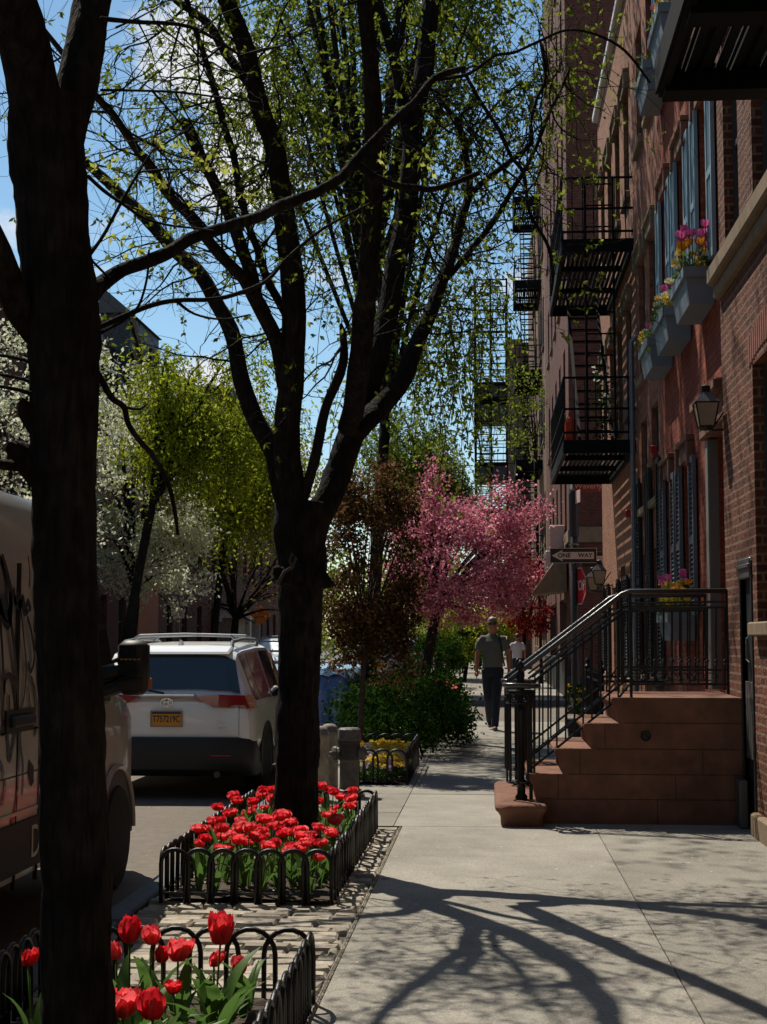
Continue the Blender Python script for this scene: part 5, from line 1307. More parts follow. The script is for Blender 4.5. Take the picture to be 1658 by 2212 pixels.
# stop sign seen nearly edge on
c = at(1251, 1266, YP-.12)
t = board('stop_sign', 'red stop sign turned almost edge-on under the one way sign', 'sign', c.x, c.y, c.z, 0, 0, 0, 0); t.rotation_euler = (0,0,R(-72))
oc = [(.38/math.cos(PI/8)*math.cos(PI/8+k*PI/4), .38/math.cos(PI/8)*math.sin(PI/8+k*PI/4)) for k in range(8)]
q = MB(); q.prism(oc, 'y', 0, .012); raw(q, 'plate', M['signred'], t)
q = MB()
for k in range(8):
    a, b = oc[k], oc[(k+1) % 8]; q.poly([(a[0]*.985,-.003,a[1]*.985),(b[0]*.985,-.003,b[1]*.985),(b[0]*.94,-.003,b[1]*.94),(a[0]*.94,-.003,a[1]*.94)])
raw(q, 'border', M['signwhite'], t)
text_mesh('lettering', 'STOP', M['signwhite'], face_cam(0, -.004, 0), .30, t, .001)
# brown street name sign and its cross sign
c = at(1271, 1050, YP-.1)
t = board('street_name_sign', 'dark red street name sign high on the corner pole', 'sign', c.x, c.y, c.z, 0, 0, 0, 0)
q = MB(); q.rbox(-.28,0,-.13,.28,.012,.13,.006); raw(q, 'plate', M['signbrown'], t)
text_mesh('lettering', 'Waverly', M['signpink'], face_cam(0, -.004, 0), .165, t, .001)
c = at(1243, 1075, YP-.08)
t = board('street_name_sign', 'pale pinkish street name sign seen edge-on below the dark red one', 'sign', c.x, c.y, c.z, 0, 0, 0, 0); t.rotation_euler = (0,0,R(-80))
q = MB(); q.rbox(-.05,0,-.13,.42,.012,.13,.006); raw(q, 'plate', M['signpink'], t)
# no parking signs and the diamond across the street
for px, py, Y, lab, k in ((387, 1326, 45, 'white parking sign with red marks across the street, left of two', 0), (470, 1334, 52, 'white parking sign with a red slash across the street, right of two', 1)):
    c = at(px, py, Y); t = board('parking_sign', lab, 'sign', c.x, c.y, c.z, 0, 0, 0, 0)
    q = MB(); q.rbox(-.17,0,-.14,.17,.012,.14,.004); raw(q, 'plate', M['signwhite'], t)
    q = MB()
    if k == 0:
        for z in (.06, .0, -.06): q.box(-.12,-.004,z-.012,.10-rnd(0,.06),-.001,z+.012)
    else: q.poly([(-.13,-.003,-.10),(-.08,-.003,-.10),(.13,-.003,.10),(.08,-.003,.10)]); q.box(-.13,-.004,.04,-.02,-.001,.07)
    raw(q, 'red_mark', M['signred'], t)
    q = MB(); q.tube([(0,.03,-c.z),(0,.03,.2)], .03, 8); raw(q, 'post', M['galv'], t)
c = at(563, 1328, 74); t = board('speed_bump_sign', 'orange diamond speed bump sign across the street above the garage', 'sign', c.x, c.y, c.z, 0, 0, 0, 0)
q = MB(); q.prism([(0,-.54),(.54,0),(0,.54),(-.54,0)], 'y', 0, .015); raw(q, 'plate', M['orangesign'], t)
text_mesh('lettering', 'SPEED', M['signblack'], face_cam(0, -.004, .11), .20, t, .001); text_mesh('lettering', 'BUMP', M['signblack'], face_cam(0, -.004, -.13), .20, t, .001)
q = MB(); q.tube([(0,.05,-c.z),(0,.05,.3)], .03, 8); raw(q, 'post', M['galv'], t)
c = at(563, 1418, 69); t = thing('traffic_cone', 'orange traffic cone in front of the beige garage door', 'cone', (c.x, 69, 0))
q = MB(); q.box(c.x-.2,68.8,0,c.x+.2,69.2,.04); q.build('base', M['cone'], t)
q = MB(); q.lathe([(.15,.041),(.03,.75),(.001,.75)], (c.x,69,0), 14); q.build('body', M['cone'], t)

# ================================================================== planters and iron by the next doors
def planter(label, x, y, w, h, fl, mat='black', fh=.5):
    t = thing('planter', label, 'planter', (x,y,0)); q = MB()
    q.loft([[(x-w*.42,y-w*.42,0),(x+w*.42,y-w*.42,0),(x+w*.42,y+w*.42,0),(x-w*.42,y+w*.42,0)],[(x-w*.5,y-w*.5,h),(x+w*.5,y-w*.5,h),(x+w*.5,y+w*.5,h),(x-w*.5,y+w*.5,h)]]); q.build('pot', M[mat], t)
    q = MB(); q.box(x-w*.54,y-w*.54,h-.05,x+w*.54,y+w*.54,h+.002); q.build('rim', M[mat], t)
    leafy('potted_plant', fl[0], 'plant', (x,y,h), fh, w*.5, 200, fl[1], .07)
planter('square black planter on the sidewalk beyond the stoop', 1.28, 22.0, .32, .33, ('yellow flowers in the square black planter', ['lf_hedge', 'yellow']))
planter('small black planter close to the pink house wall', 1.82, 20.6, .3, .28, ('red flowers in the small black planter by the pink house', ['lf_hedge', 'petal']))
af = thing('iron_fence', 'black iron area fence in front of the pink house beyond the stoop', 'fence', (1.6, 20, 0))
q = MB()
for z in (.12, .95): q.box(1.38, 18.9, z, 1.41, 21.4, z+.03); q.box(1.41, 21.37, z, 2.18, 21.4, z+.03); q.box(1.41, 18.9, z, 2.18, 18.93, z+.03)
q.build('rail', M['iron'], af)
for i in range(20):
    y = 18.95+i*.127; q = MB(); q.tube([(1.395,y,0),(1.395,y,1.05)], .008, 6); q.lathe([(.001,0),(.016,.015),(.001,.06)], (1.395,y,1.04), 6); q.build('picket', M['iron'], af)
for y in (18.9, 21.4): q = MB(); q.lathe([(.001,0),(.045,0),(.045,.08),(.03,.1),(.03,1.05),(.05,1.08),(.05,1.12),(.02,1.15),(.035,1.2),(.001,1.25)], (1.395,y,0), 10); q.build('post', M['iron'], af)
# shutters cast iron bin by the stoop corner
q = MB(); q.rbox(XA-.08, 12.06, 0, XA-.01, 12.28, .38, .01); tag(q.build('utility_box', M['panel']), 'small grey utility box at the foot of the dark brick wall beside the stoop', 'box')
for py, i in ((0, 0), (1, 1)):
    pass
# ================================================================== vehicles
random.seed(91)
def car_ring(y, zb, zs, zr, wb, wm, wbelt, wr, zm=None):
    """closed ring of a car body at station y: bottom, sill, widest, belt, roof edge, roof"""
    zm = zm if zm is not None else zb+(zs-zb)*.55
    h = [(wb*.6, zb), (wb, zb+.03), (wm, zm-.12), (wm, zm+.08), (wbelt, zs), (wbelt-(wbelt-wr)*.5, zs+(zr-zs)*.5), (wr+.02, zr-.06 if zr-zs > .12 else zs+(zr-zs)*.7), (wr-.10, zr-.005), (wr*.45, zr+.012)]
    pts = [(x, y, z) for x, z in h] + [(-x, y, z) for x, z in reversed(h)]
    return pts
def off(p, d): return V(p)+d
def car_body(t, sections, mat):
    q = MB(); q.loft([car_ring(*s) for s in sections], 0, None); o = q.build('body', M[mat], t); auto_smooth(o, 38); return o, [car_ring(*s) for s in sections]
def glass_strip(t, rings, i0, i1, side, name, k0=4, k1=6, out=.006, mat='glass', inset=.08, zin=.05):
    """window panel over the body between stations i0..i1 on one side (ring points k0 belt .. k1 roof edge)"""
    n = len(rings[0]); q = MB(); rows = []
    for i in range(i0, i1+1):
        row = []
        for k in (k0, k0+1, k1):
            p = V(rings[i][k if side > 0 else n-1-k]); row.append(p)
        a, b = row[0], row[-1]; row = [a+(b-a)*zin, row[1], b-(b-a)*.06]
        row = [p+V((side*out, 0, .002)) for p in row]; rows.append(row)
    # pull the ends in
    rows[0] = [p+(r-p)*inset for p, r in zip(rows[0], rows[1])]; rows[-1] = [p+(r-p)*inset for p, r in zip(rows[-1], rows[-2])]
    for i in range(len(rows)-1):
        for k in range(2): q.quad(rows[i][k], rows[i+1][k], rows[i+1][k+1], rows[i][k+1])
    return q.build(name, M[mat], t)
def glass_end(t, rings, ia, ib, name, k=5, kt=7, mat='glass', dy=-.008, zl=.12, zh=.10, kin=None):
    """rear window / windscreen: band across the car between stations ia (low edge) and ib (high edge)"""
    n = len(rings[0]); q = MB()
    def across(ring, f, up):
        a, b = V(ring[4]), V(ring[n-5]); return a, b
    lo = [V(rings[ia][j]) for j in (6,7,8,n-9,n-8,n-7)]; hi = [V(rings[ib][j]) for j in (6,7,8,n-9,n-8,n-7)]
    A = [l+(h-l)*zl+V((0,dy,.012)) for l, h in zip(lo, hi)]; B_ = [l+(h-l)*(1-zh)+V((0,dy,.012)) for l, h in zip(lo, hi)]
    for j in range(5): q.quad(A[j], A[j+1], B_[j+1], B_[j])
    return q.build(name, M[mat], t)
def wheel(t, x, y, z, r, w, side):
    Mx = Matrix.Translation((x, y, z)) @ Matrix.Rotation(R(90), 4, 'Y')
    q = MB(); q.lathe([(r*.62,-w/2),(r*.93,-w/2),(r,-w*.38),(r,w*.38),(r*.93,w/2),(r*.62,w/2)], (0,0,0), 28, 0, Mx); ty = q.build('wheel', M['tyre'], t, smooth=False)
    q = MB(); f = side*w*.42
    q.lathe([(r*.60,f),(r*.64,f+side*.006),(r*.55,f-side*.02),(.001,f-side*.015)], (0,0,0), 28, 0, Mx)
    for k in range(5):
        a = 2*PI*k/5; c, s = math.cos(a), math.sin(a); q.box(f-.014, -.03, .05, f+.012, .03, r*.6, 0, Matrix.Translation((x,y,z)) @ Matrix.Rotation(a, 4, 'X'))
    q.build('rim', M['rim'], ty); return ty
CH = []
def make_suv(name, label, loc, rz, mat, detail=False):
    t = thing(name, label, 'car', loc, None if detail else 'parked cars further up the street'); LOC[t] = V((0,0,0)); t.rotation_euler = (0,0,rz)
    S = [(0.02,.42,.96,1.02,.70,.80,.76,.66,.74),(.06,.34,.98,1.06,.80,.875,.85,.74,.72),(.13,.30,1.0,1.10,.84,.905,.875,.755,.72),(.22,.29,1.01,1.32,.85,.918,.885,.715,.72),(.30,.28,1.01,1.53,.85,.922,.888,.66,.72),(.42,.28,1.01,1.605,.85,.925,.89,.655,.72),(.75,.28,1.01,1.635,.85,.928,.892,.655,.72),
         (1.6,.26,1.0,1.665,.85,.925,.892,.665,.72),(2.35,.26,.99,1.665,.85,.92,.888,.665,.70),(2.8,.26,.985,1.61,.85,.92,.885,.655,.70),(3.15,.26,.985,1.38,.85,.92,.88,.65,.70),(3.5,.27,.985,1.07,.85,.92,.875,.70,.70),(3.9,.28,.96,1.02,.85,.915,.86,.70,.70),(4.35,.32,.86,.95,.80,.89,.82,.62,.66),(4.56,.40,.70,.78,.62,.76,.70,.5,.58)]
    body, rg = car_body(t, S, mat)
    glass_end(t, rg, 2, 4, 'rear_window', zl=.10, zh=.02); glass_end(t, rg, 11, 9, 'windscreen', dy=.008)
    for sd in (1, -1):
        glass_strip(t, rg, 5, 6, sd, 'window'); glass_strip(t, rg, 6, 7, sd, 'window'); glass_strip(t, rg, 7, 10, sd, 'window')
        for y, zc in ((.98,.36),(3.68,.36)): wheel(t, sd*.82, y, zc, .365, .22, sd)
        q = MB()  # black arch cladding
        for yc in (.98, 3.68):
            pts = [(yc+.45*math.cos(PI*k/10), .36+.43*math.sin(PI*k/10)) for k in range(11)]; pin = [(yc+.385*math.cos(PI*k/10), .36+.375*math.sin(PI*k/10)) for k in range(11)]
            for k in range(10): q.loft([[(sd*.80,pts[k][0],pts[k][1]),(sd*.80,pts[k+1][0],pts[k+1][1]),(sd*.80,pin[k+1][0],pin[k+1][1]),(sd*.80,pin[k][0],pin[k][1])],[(sd*.938,pts[k][0],pts[k][1]),(sd*.938,pts[k+1][0],pts[k+1][1]),(sd*.938,pin[k+1][0],pin[k+1][1]),(sd*.938,pin[k][0],pin[k][1])]])
            q.prism([(p[0],p[1]) for p in pin]+[(yc-.38,.2),(yc+.38,.2)], 'x', sd*.60, sd*.929)
        q.box(sd*.86, 1.42, .26, sd*.935, 3.22, .42); q.build('arch_cladding', M['plastic'], t)
        q = MB(); q.rbox(sd*.90, 2.95, 1.02, sd*1.10, 3.05, 1.18, .03); mi = q.build('mirror', M['plastic'], t)
        q = MB(); q.rbox(sd*.93, 2.98, 1.125, sd*1.095, 3.07, 1.20, .025); q.build('mirror_cap', M[mat], mi)
    # bumper: black lower rear
    q = MB()
    prof = [(-.012,.66),(-.03,.60),(-.035,.45),(-.01,.32),(.10,.24),(.45,.24),(.45,.40),(.34,.52),(.16,.64),(.12,.665)]
    rings = []
    for x, dy, zz in ((-.925,.17,-.06),(-.88,.07,-.02),(-.76,.0,0),(-.3,-.012,0),(.3,-.012,0),(.76,.0,0),(.88,.07,-.02),(.925,.17,-.06)):
        rings.append([(x, p[0]+dy, p[1]+(zz*(1 if p[1] > .4 else 0))) for p in prof])
    q.loft(rings); auto_smooth(q.build('rear_bumper', M['plastic'], t), 40)
    for sd in (1, -1):
        q = MB(); A = [(.30,1.10),(.56,1.115),(.56,1.0),(.44,1.01)]; 
        q.loft([[(sd*x, -.014, z) for x, z in A], [(sd*x, .15, z) for x, z in A]]); tl = q.build('taillight', M['redlens'], t)
        q = MB(); A = [(.565,1.115),(.83,1.105),(.885,.965),(.565,.985)]
        q.loft([[(sd*x, -.012+(.06*(x-.56)/.3 if x > .6 else 0), z) for x, z in A], [(sd*(x+.035), .34, z) for x, z in A]]); q.build('lens', M['redlens'], tl)
        q = MB(); A = [(.46,1.008),(.83,1.0),(.86,.962),(.50,.975)]; q.loft([[(sd*x, -.018+(.06*(x-.56)/.3 if x > .6 else 0), z) for x, z in A], [(sd*(x+.01), .2, z) for x, z in A]]); q.build('clear_lens', M['clearlens'], tl)
        q = MB(); q.rbox(sd*.48, -.052, .455, sd*.70, .0, .475, .004); q.build('reflector', M['redlens'], t)
        q = MB(); q.tube([(sd*.60,.52,1.60),(sd*.60,.58,1.68),(sd*.60,1.2,1.705),(sd*.60,2.1,1.70),(sd*.60,2.3,1.66)], .022, 8); q.build('roof_rail', M['galv'], t)
        q = MB(); q.lathe([(.035,0),(.035,.2),(.028,.2),(.028,.02),(.001,.02)], (0,0,0), 12, 0, Matrix.Translation((sd*.55,-.03,.27)) @ Matrix.Rotation(R(-90), 4, 'X')); q.build('exhaust', M['frame'], t)
    for y in (.9, 1.9):
        q = MB(); q.tube([(-.60,y,1.69),(-.52,y,1.745),(0,y,1.76),(.52,y,1.745),(.60,y,1.69)], .03, 8, flat=.6); q.build('crossbar', M['galv'], t)
    q = MB(); q.loft([[(-.62,.235,1.545),(.62,.235,1.545),(.62,.5,1.61),(-.62,.5,1.61)],[(-.60,.255,1.57),(.60,.255,1.57),(.60,.5,1.632),(-.60,.5,1.632)]]); q.build('spoiler', M[mat], t)
    q = MB(); q.loft([[(-.02,.62,1.635),(.02,.62,1.635),(.025,.78,1.64),(-.025,.78,1.64)],[(-.006,.66,1.70),(.006,.66,1.70),(.008,.72,1.69),(-.008,.72,1.69)]]); q.build('antenna_fin', M[mat], t)
    q = MB(); q.rbox(-.30, .0, 1.085, .30, .10, 1.115, .008); q.build('tailgate_trim', M['signwhite'], t)
    pl_ = MB(); pl_.rbox(-.165, -.008, .775, .165, .02, .935, .006); pf = pl_.build('licence_plate', M['plate'], t)
    q = MB()
    for a in ((-.172,.768,.172,.778),(-.172,.932,.172,.942),(-.172,.778,-.162,.932),(.162,.778,.172,.932)): q.box(a[0],-.014,a[1],a[2],.0,a[3])
    q.build('plate_frame', M['galv'], pf)
    q = MB(); q.box(-.155,-.0105,.908,.155,-.0085,.928); q.build('plate_band', M['navy'], pf)
    if detail:
        text_mesh('lettering', 'T757219C', M['navy'], face_cam(0, -.0095, .852), .098, pf, .001, .70, .002)
        q = MB()
        def el(rx, rz_, cx, cz, r): q.tube([(cx+rx*math.cos(2*PI*k/28), -.002, cz+rz_*math.sin(2*PI*k/28)) for k in range(29)], r, 6)
        el(.065, .043, 0, 1.03, .0055); el(.026, .040, 0, 1.03, .0045); el(.044, .017, 0, 1.052, .0045); q.build('emblem', M['chrome'], t)
        text_mesh('badge', 'XLE', M['chrome'], face_cam(.60, -.006+.0, .80), .045, t, .003); text_mesh('badge', 'AWD', M['chrome'], face_cam(.60, -.006, .745), .038, t, .003)
        q = MB(); q.tube([(-.05,.075,1.125),(-.28,.10,1.165),(-.34,.105,1.17)], .012, 6); q.build('wiper', M['plastic'], t)
        q = MB(); q.box(.772,.018,.68,.776,.20,1.0); q.build('tailgate_seam', M['plastic'], t)
    return t
rx = at(358, 1545, 15.2).x
make_suv('parked_car', 'white compact SUV parked at the kerb with roof rails and an orange licence plate', (rx, 15.25, -.15), 0, 'carwhite', True).scale = (.975, 1, .965)
for x, y, rz, m, lab in ((-3.35, 33.8+12, 0, 'carsilver', 'silver SUV parked far up the near kerb, seen past the shrub'), (-3.3, 54, 0, 'carwhite', 'white SUV parked farthest up the near kerb'), (-8.2, 27.5, PI, 'carblack', 'black SUV parked across the street, roof showing left of the white SUV'), (-8.3, 60, PI, 'carsilver', 'silver SUV parked far up the opposite kerb')):
    make_suv('parked_car', lab, (x, y, -.15), rz, m)
# ---------------------------------------------------------------- the van at the left edge
def make_van():
    x0 = -3.50; yb = 4.80; t = thing('van', 'dirty white delivery van covered in graffiti at the left edge', 'van', (x0, yb, -.15)); LOC[t] = V((0,0,0))
    def ring(y, zb, zr, w, wt, zs):
        h = [(w*.8, zb), (w-.01, zb+.06), (w, zb+.25), (w, zs-.2), (w-.005, zs), (w-(w-wt)*.55, zs+(zr-zs)*.6), (wt, zr-.12), (wt-.06, zr-.03), (wt-.2, zr)]
        return [(a, y, b) for a, b in h]+[(-a, y, b) for a, b in reversed(h)]
    S = [(0,.35,2.44,1.0,.93,1.3),(.15,.33,2.46,1.02,.95,1.3),(3.55,.33,2.47,1.02,.95,1.3),(4.25,.33,2.42,1.02,.93,1.3),(4.75,.33,2.12,1.01,.88,1.28),(5.15,.33,1.62,1.0,.84,1.26),(5.38,.33,1.34,.99,.80,1.22),(5.62,.34,1.24,.97,.74,1.10),(5.86,.36,1.10,.90,.62,.98),(5.98,.42,.86,.76,.5,.80)]
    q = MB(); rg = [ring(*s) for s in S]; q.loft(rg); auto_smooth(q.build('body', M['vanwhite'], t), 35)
    def pt(x, z): return None
    X = 1.021
    def side_panel(name, poly, mat, th=.008, xo=0.0):
        q = MB(); q.prism(poly, 'x', X-.03, X+th+xo); return q.build(name, M[mat], t)
    # trim strip with the lettering, seams, handle, sill
    st1 = side_panel('trim_strip', [(.2,.43),(4.35,.43),(4.35,.69),(.2,.69)], 'plastic', .016)
    q = MB(); q.prism([(.2,.73),(4.4,.73),(4.4,.748),(.2,.748)], 'x', X-.02, X+.010); q.build('body_crease', M['vanwhite'], t)
    text_mesh('lettering', 'DM', M['vanwhite'], face_px(X+.018, 3.29, .555), .25, st1, .001, .95)
    q = MB()
    for y in (1.35, 2.9, 3.28): q.box(X-.02, y-.006, .34, X+.003, y+.006, 2.05)
    q.box(X-.02, 1.35, 1.16, X+.003, 4.3, 1.172); q.box(X-.02, 1.35, .93, X+.003, 4.3, .937); q.build('door_seam', M['plastic'], t)
    q = MB(); q.rbox(X-.01, 2.75, 1.19, X+.035, 3.12, 1.25, .012); q.box(X-.01, 2.7, 1.16, X+.008, 3.16, 1.28); q.build('door_handle', M['plastic'], t)
    # cab window, windscreen, A-pillar
    w = MB(); P = [(3.62,1.36),(5.05,1.36),(4.72,2.02),(4.5,2.12),(3.62,2.12)]
    def xs(y, z):
        # follow the tumblehome of the cab
        u = max(0, (z-1.3)/(2.3-1.3)); wv = 1.02-(max(0, y-4.25)*.04); return wv-u*.085
    w.loft([[(xs(y,z)+.012, y, z) for y, z in P], [(xs(y,z)-.03, y, z) for y, z in P]]); w.build('window', M['glass'], t)
    n = len(rg[0]); w = MB(); lo = [V(rg[6][j]) for j in (6,7,8,n-9,n-8,n-7)]; mid = [V(rg[5][j]) for j in (6,7,8,n-9,n-8,n-7)]; m2 = [V(rg[4][j]) for j in (6,7,8,n-9,n-8,n-7)]; hi = [V(rg[3][j]) for j in (6,7,8,n-9,n-8,n-7)]
    hi = [a+(b-a)*.8 for a, b in zip(m2, hi)]
    for A, B_ in ((lo, mid), (mid, m2), (m2, hi)):
        for j in range(5): w.quad(A[j]+V((0,.012,.012)), A[j+1]+V((0,.012,.012)), B_[j+1]+V((0,.012,.012)), B_[j]+V((0,.012,.012)))
    w.build('windscreen', M['glass'], t)
    # mirror: arm and tall two-part housing
    q = MB(); q.tube([(.97,4.62,1.42),(1.12,4.66,1.45)], .05, 8); q.tube([(.97,4.62,1.30),(1.12,4.66,1.35)], .05, 8)
    q.rbox(.90, 4.45, 1.22, 1.03, 4.82, 1.46, .03); mr = q.build('mirror_arm', M['plastic'], t)
    q = MB(); q.rbox(1.11, 4.60, 1.29, 1.305, 4.74, 1.64, .035); auto_smooth(q.build('mirror_housing', M['plastic'], mr), 50)
    q = MB(); q.box(1.13, 4.594, 1.42, 1.285, 4.599, 1.61); q.box(1.13, 4.594, 1.32, 1.285, 4.599, 1.405); q.build('mirror_glass', M['glass'], mr)
    q = MB(); q.rbox(1.298, 4.65, 1.33, 1.318, 4.73, 1.40, .009); q.build('indicator', M['terracotta'], mr)
    q = MB(); q.prism([(1.13+.0,0),(1.29,0),(1.29,.004),(1.13,.004)], 'y', 4.890, 4.893)
    q = MB()
    for k in range(5): q.box(1.137+k*.028, 4.5925, 1.515, 1.157+k*.028, 4.5938, 1.523)
    q.build('mirror_mark', M['plate'], mr)
    # wheels and arch
    for y in (1.0, 5.02):
        for sd in (1, -1): wheel(t, sd*.925, y, .345, .345, .23, sd)
    for yc in (1.0, 5.02):
        q = MB(); pin = [(yc+.43*math.cos(PI*k/12), .36+.43*math.sin(PI*k/12)) for k in range(13)]
        q.prism(pin+[(yc-.43,.33),(yc+.43,.33)], 'x', X-.32, X+.003); q.build('wheel_well', M['black'], t)  # solid block, shade of the hollow put in as black
        q = MB(); q.tube([(X+.004, yc+.445*math.cos(PI*k/16), .36+.445*math.sin(PI*k/16)) for k in range(17)], .02, 6); q.build('arch_lip', M['vanwhite'], t)
    q = MB(); q.loft([[(-.9,5.80,.38),(.9,5.80,.38),(.9,5.80,.70),(-.9,5.80,.70)],[(-.8,6.02,.40),(.8,6.02,.40),(.8,6.02,.66),(-.8,6.02,.66)]]); q.build('front_bumper', M['plastic'], t)
    q = MB(); q.rbox(X-.02,4.42,.32,X-.005,4.6,.5,.01); 
    # graffiti: sprayed strokes on the side
    random.seed(17)
    def stroke(pts, wd):
        q = MB(); s = spline([(V((X+.003, a, b)), wd) for a, b in pts], 5)
        L = []; Rr = []
        for i, (p, r) in enumerate(s):
            d = s[min(i+1,len(s)-1)][0]-s[max(i-1,0)][0]; d.normalize(); nn = V((0,-d.z,d.y)); e = r*(1 if 0 < i < len(s)-1 else .4)
            L.append(p+nn*e); Rr.append(p-nn*e)
        for i in range(len(s)-1): q.quad(L[i], L[i+1], Rr[i+1], Rr[i])
        return q
    # strokes traced from the photograph onto the plane of the van's side
    xs_ = x0+X; o0 = V((x0, yb, -.15))
    def trace(px):
        out = []
        for a, b in px:
            d = ray(a, b); p = CAM + d*((xs_-CAM.x)/d.x) - o0; out.append((p.y, p.z))
        return out
    for px, w_ in (([(-8,1190),(2,1215),(12,1262),(14,1300),(24,1350),(32,1420),(36,1480),(38,1540),(40,1600),(38,1690),(34,1740),(22,1790)], .022),
                   ([(-20,1240),(-6,1300),(2,1370),(6,1440),(10,1500)], .018), ([(2,1200),(14,1240),(24,1290),(18,1330),(6,1320),(-4,1296)], .030), ([(-5,1290),(8,1340),(18,1350),(24,1320),(20,1280)], .024),
                   ([(6,1560),(8,1490),(14,1462),(24,1462),(32,1490),(36,1540),(36,1580)], .016), ([(4,1590),(10,1560),(16,1600),(20,1640),(30,1595),(34,1570)], .022),
                   ([(40,1300),(46,1330),(52,1390),(56,1440),(52,1500),(46,1540),(44,1600),(50,1660),(48,1720)], .012), ([(28,1270),(33,1300),(38,1285),(43,1310),(48,1290),(54,1315),(60,1300),(66,1320)], .020), ([(30,1285),(36,1310),(44,1300),(52,1325),(62,1318)], .015),
                   ([(60,1200),(64,1240),(62,1270)], .010), ([(58,1330),(68,1370),(74,1420),(66,1450),(60,1430)], .016), ([(66,1460),(76,1500),(80,1560),(74,1590)], .018), ([(60,1480),(66,1530),(76,1580)], .010),
                   ([(-6,1640),(4,1660),(10,1700),(2,1740)], .018), ([(22,1560),(20,1520),(19,1500)], .012)):
        stroke(trace(px), w_).build('graffiti', M['carblack'], t, fix=False)
    q = MB(); pq = trace([(62,1640),(72,1655),(72,1690),(66,1700),(60,1670)]); q.poly([(X+.004,a,b) for a, b in pq]); q.build('sticker', M['plastic'], t)
    return t
make_van()
# ---------------------------------------------------------------- tarp-covered vehicle in front of the SUV
def tarp():
    t = thing('tarp_covered_car', 'car under a crumpled blue tarp parked in front of the white SUV', 'covered car', (-2.95, 22.5, -.15)); q = MB()
    nx, ny = 22, 34; y0, y1, x0, x1 = 21.0, 25.2, -3.85, -1.99
    def hgt(u, v):
        e = min(u, 1-u)*2; f = min(v, 1-v)*2
        top = 1.22+.05*noise.noise(V((u*4, v*7, 0)))+.03*noise.noise(V((u*14, v*20, 3)))
        return top
    rings = []
    for k, (ins, z) in enumerate(((-.06,.02),(-.03,.3),(0,.75),(.02,1.05),(.08,1.17))):
        ring = []; n = 80
        for i in range(n):
            s = i/n*4; sd = int(s); f = s-sd
            p = [(x0+(x1-x0)*f, y0), (x1, y0+(y1-y0)*f), (x1-(x1-x0)*f, y1), (x0, y1-(y1-y0)*f)][sd]
            c = V(((x0+x1)/2, (y0+y1)/2, 0)); d = (V((p[0], p[1], 0))-c); d.normalize()
            wv = .05*noise.noise(V((p[0]*3, p[1]*3, 0)))*(1 if k < 3 else .4)+.035*math.sin(i*1.7)*(1-k/5)
            ring.append((p[0]-d.x*ins+d.x*wv, p[1]-d.y*ins+d.y*wv, -.13+z+.02*noise.noise(V((p[0]*4, p[1]*4, k)))))
        rings.append(ring)
    q.loft(rings); o = q.build('tarp_side', M['tarp'], t, smooth=True)
    q = MB(); g = [[(x0+.05+(x1-x0-.1)*i/nx, y0+.05+(y1-y0-.1)*j/ny, -.15+hgt(i/nx, j/ny)+.0) for i in range(nx+1)] for j in range(ny+1)]
    for j in range(ny):
        for i in range(nx): q.quad(g[j][i], g[j][i+1], g[j+1][i+1], g[j+1][i])
    for i in range(nx): a, b = V(g[0][i]), V(g[0][i+1]); q.quad(a, b, b+V((0,-.06,-.10+.03*math.sin(i*2))), a+V((0,-.06,-.10+.03*math.sin(i*2-2))))
    for j in range(ny): a, b = V(g[j][nx]), V(g[j+1][nx]); q.quad(a, b, b+V((.07,0,-.10+.04*math.sin(j*1.9))), a+V((.07,0,-.10+.04*math.sin(j*1.9-1.9))))
    q.build('tarp_top', M['tarptop'], t, smooth=False)
tarp()
# ================================================================== people
def remesh(o, vs, sm=6):
    m = o.modifiers.new('r', 'REMESH'); m.mode = 'VOXEL'; m.voxel_size = vs; m.use_smooth_shade = True
    s = o.modifiers.new('s', 'SMOOTH'); s.iterations = sm; s.factor = .5
    dg = bpy.context.evaluated_depsgraph_get(); dg.update(); me = bpy.data.meshes.new_from_object(o.evaluated_get(dg))
    old = o.data; o.modifiers.clear(); me.name = o.name; o.data = me; bpy.data.meshes.remove(old)
    me.polygons.foreach_set('use_smooth', [True]*len(me.polygons)); return o
def ell(q, pts, seg=14):
    """tube with elliptical sections: (centre, rx, ry) stacked mostly along z"""
    q.loft([[(c[0]+rx*math.cos(2*PI*k/seg), c[1]+ry*math.sin(2*PI*k/seg), c[2]) for k in range(seg)] for c, rx, ry in pts])
def hand(q, wr, d, side, curl=.35):
    """palm, four bent fingers and a thumb, hanging from the wrist wr along d"""
    d = d.normalized(); fw = V((0,-1,0)); lat = d.cross(fw).normalized()
    pal = wr + d*.09
    q.tube([wr-d*.02, wr+d*.03, wr+d*.07, pal], [.026,.036,.040,.034], 8, flat=.55)
    for k, L in enumerate((.066,.076,.072,.056)):
        b = wr + d*.085 + fw*(.030-.020*k); m = b + d*L*.5; e = m + (d*.8+lat*side*curl).normalized()*L*.5
        q.tube([b-d*.01, m, e], [.0095,.009,.0075], 6)
    b = wr + d*.03 + fw*.030; q.tube([b, b+d*.03+fw*.022, b+d*.065+fw*.024+lat*side*.01], [.0115,.0105,.008], 6)
